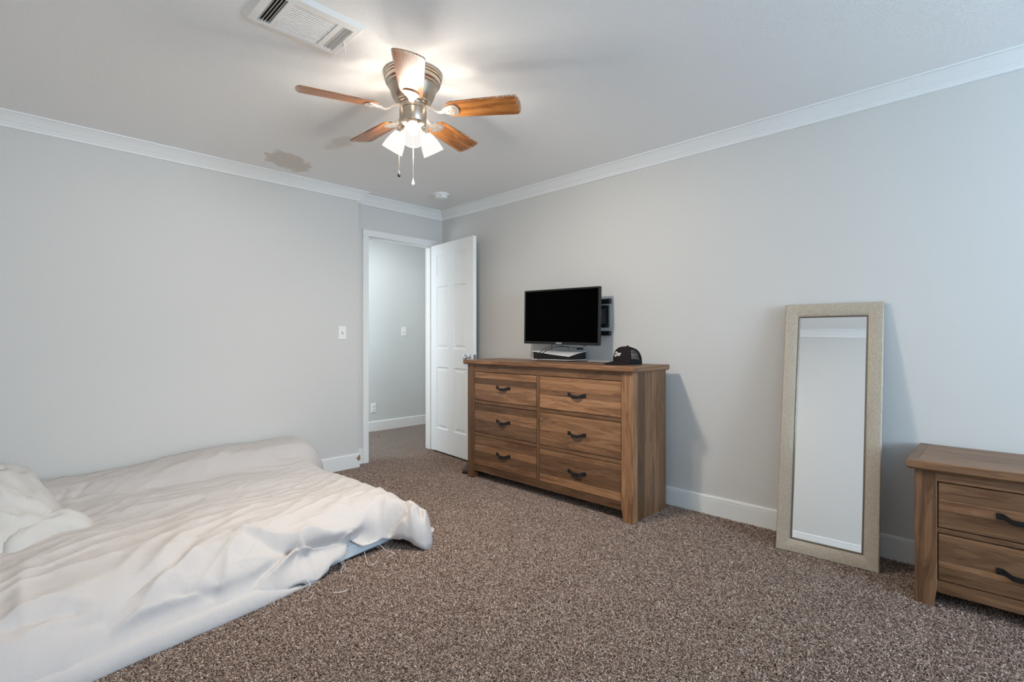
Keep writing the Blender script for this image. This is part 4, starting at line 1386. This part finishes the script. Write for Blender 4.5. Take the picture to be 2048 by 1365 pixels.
# loose threads at the hem
for pts in ([(0.985, 2.325, 0.05), (1.00, 2.27, 0.02), (0.975, 2.245, 0.008), (0.985, 2.20, 0.008), (0.955, 2.165, 0.009)],
            [(1.18, 2.36, 0.055), (1.185, 2.318, 0.03), (1.165, 2.30, 0.015), (1.155, 2.275, 0.010)],
            [(1.19, 2.362, 0.055), (1.197, 2.325, 0.03), (1.187, 2.30, 0.012), (1.195, 2.275, 0.010)],
            [(1.315, 2.345, 0.05), (1.30, 2.30, 0.022), (1.295, 2.27, 0.012), (1.325, 2.265, 0.011), (1.355, 2.285, 0.010)],
            [(1.42, 2.39, 0.05), (1.44, 2.34, 0.02), (1.462, 2.30, 0.012), (1.425, 2.29, 0.011), (1.40, 2.278, 0.010)]):
    th_ = MB().tube(smooth_pts(pts), 0.0011, 5).build('loose_thread', M_thread, bed)
    th_.location = -bed.location
o = MB().tube([(1.045, 2.135, 0.012), (1.060, 2.118, 0.013), (1.083, 2.112, 0.012), (1.105, 2.118, 0.012)], 0.0016, 5).build('thread_scrap', M_thread, None)
tag(o, 'short white thread lying on the brown carpet in front of the bed', 'thread')

# bunched blanket heap at the left end of the bed
hp = empty('blanket_heap', (-0.05, 3.45, 0.24), 'bunched ivory blanket heaped at the left end of the bed', 'blanket')
mb = MB()
rows = []
na, nr = 96, 34
for j in range(nr + 1):
    r_ = j / nr
    row = []
    for i in range(na):
        a = 2 * PI * i / na
        ca, sa = math.cos(a), math.sin(a)
        R_ = 1.0 + 0.07 * noise.noise((ca * 1.3, sa * 1.3, 9.0)) + 0.03 * noise.noise((ca * 4, sa * 4, 2.0))
        ex, ey = (0.30 if ca > 0 else 0.26), (0.58 if sa > 0 else 0.48)
        X = -0.06 + ex * R_ * r_ * (abs(ca) ** 0.8 * (1 if ca > 0 else -1))
        Y = 3.47 + ey * R_ * r_ * (abs(sa) ** 0.85 * (1 if sa > 0 else -1))
        hgt = 0.245 * (1 - r_ ** 2.3) ** 0.75 * (1 - 0.25 * (sa < 0) * r_ * abs(sa))
        rd = 1 - abs(noise.noise((X * 5 + Y * 3, Y * 4.5 - X * 2, 4.0)))
        rd2 = 1 - abs(noise.noise((X * 9 - Y * 3, Y * 8 + X * 4, 1.0)))
        hgt += (0.055 * (rd ** 3 - 0.4) + 0.016 * (rd2 ** 3 - 0.4) + 0.02 * noise.noise((X * 6, Y * 6, 8))) * min(1, (1 - r_) * 5)
        zb = sheet_z(min(max(X, XN + 0.05), 1.0), min(Y, 4.0)) - 0.012
        row.append((max(X, XN + 0.012), min(Y, 4.095), zb + max(hgt, 0.0)))
    rows.append(row)
mb.sweep(rows[::-1], True, False)
n = len(mb.v)
mb.f.append(tuple(range(n - na, n)))
h1 = mb.build('heap', M_blanket, hp, smooth=180)
h1.location = -hp.location
# folded flap lying out from under the heap
mb = MB()
rows = []
FL = [(0.02, 3.02), (0.10, 3.03), (0.20, 3.14), (0.29, 3.16), (0.335, 3.22), (0.335, 3.33), (0.30, 3.40), (0.20, 3.44), (0.08, 3.46), (0.0, 3.4), (-0.03, 3.2)]
def loop(pts, n):
    outp = []
    m_ = len(pts)
    for k in range(n):
        s = k / n * m_
        i = int(s); t_ = s - i
        P = [Vector((pts[(i + d) % m_][0], pts[(i + d) % m_][1], 0)) for d in (-1, 0, 1, 2)]
        outp.append(0.5 * ((2 * P[1]) + (P[2] - P[0]) * t_ + (2 * P[0] - 5 * P[1] + 4 * P[2] - P[3]) * t_ ** 2 + (3 * P[1] - P[0] - 3 * P[2] + P[3]) * t_ ** 3))
    return outp
lp = loop(FL, 72)
cen = Vector((0.12, 3.25, 0))
for j in range(21):
    r_ = 1 - j / 20
    row = []
    for p in lp:
        q = cen + (p - cen) * (0.02 + 0.98 * r_)
        hgt = 0.075 * (1 - r_ ** 3.5) ** 0.6 + 0.018 * noise.noise((q.x * 11, q.y * 11, 3)) * (1 - r_ ** 4) + 0.034 * ((1 - abs(noise.noise((q.x * 5 + q.y * 6, q.y * 13 - q.x * 7, 6)))) ** 4 - 0.3) * (1 - r_ ** 3)
        row.append((q.x, q.y, sheet_z(q.x, q.y) - 0.006 + hgt))
    rows.append(row)
mb.sweep(rows, True, False)
n = len(mb.v)
mb.f.append(tuple(range(n - 72, n)))
h2 = mb.build('folded_flap', M_blanket, hp, smooth=180)
h2.location = -hp.location
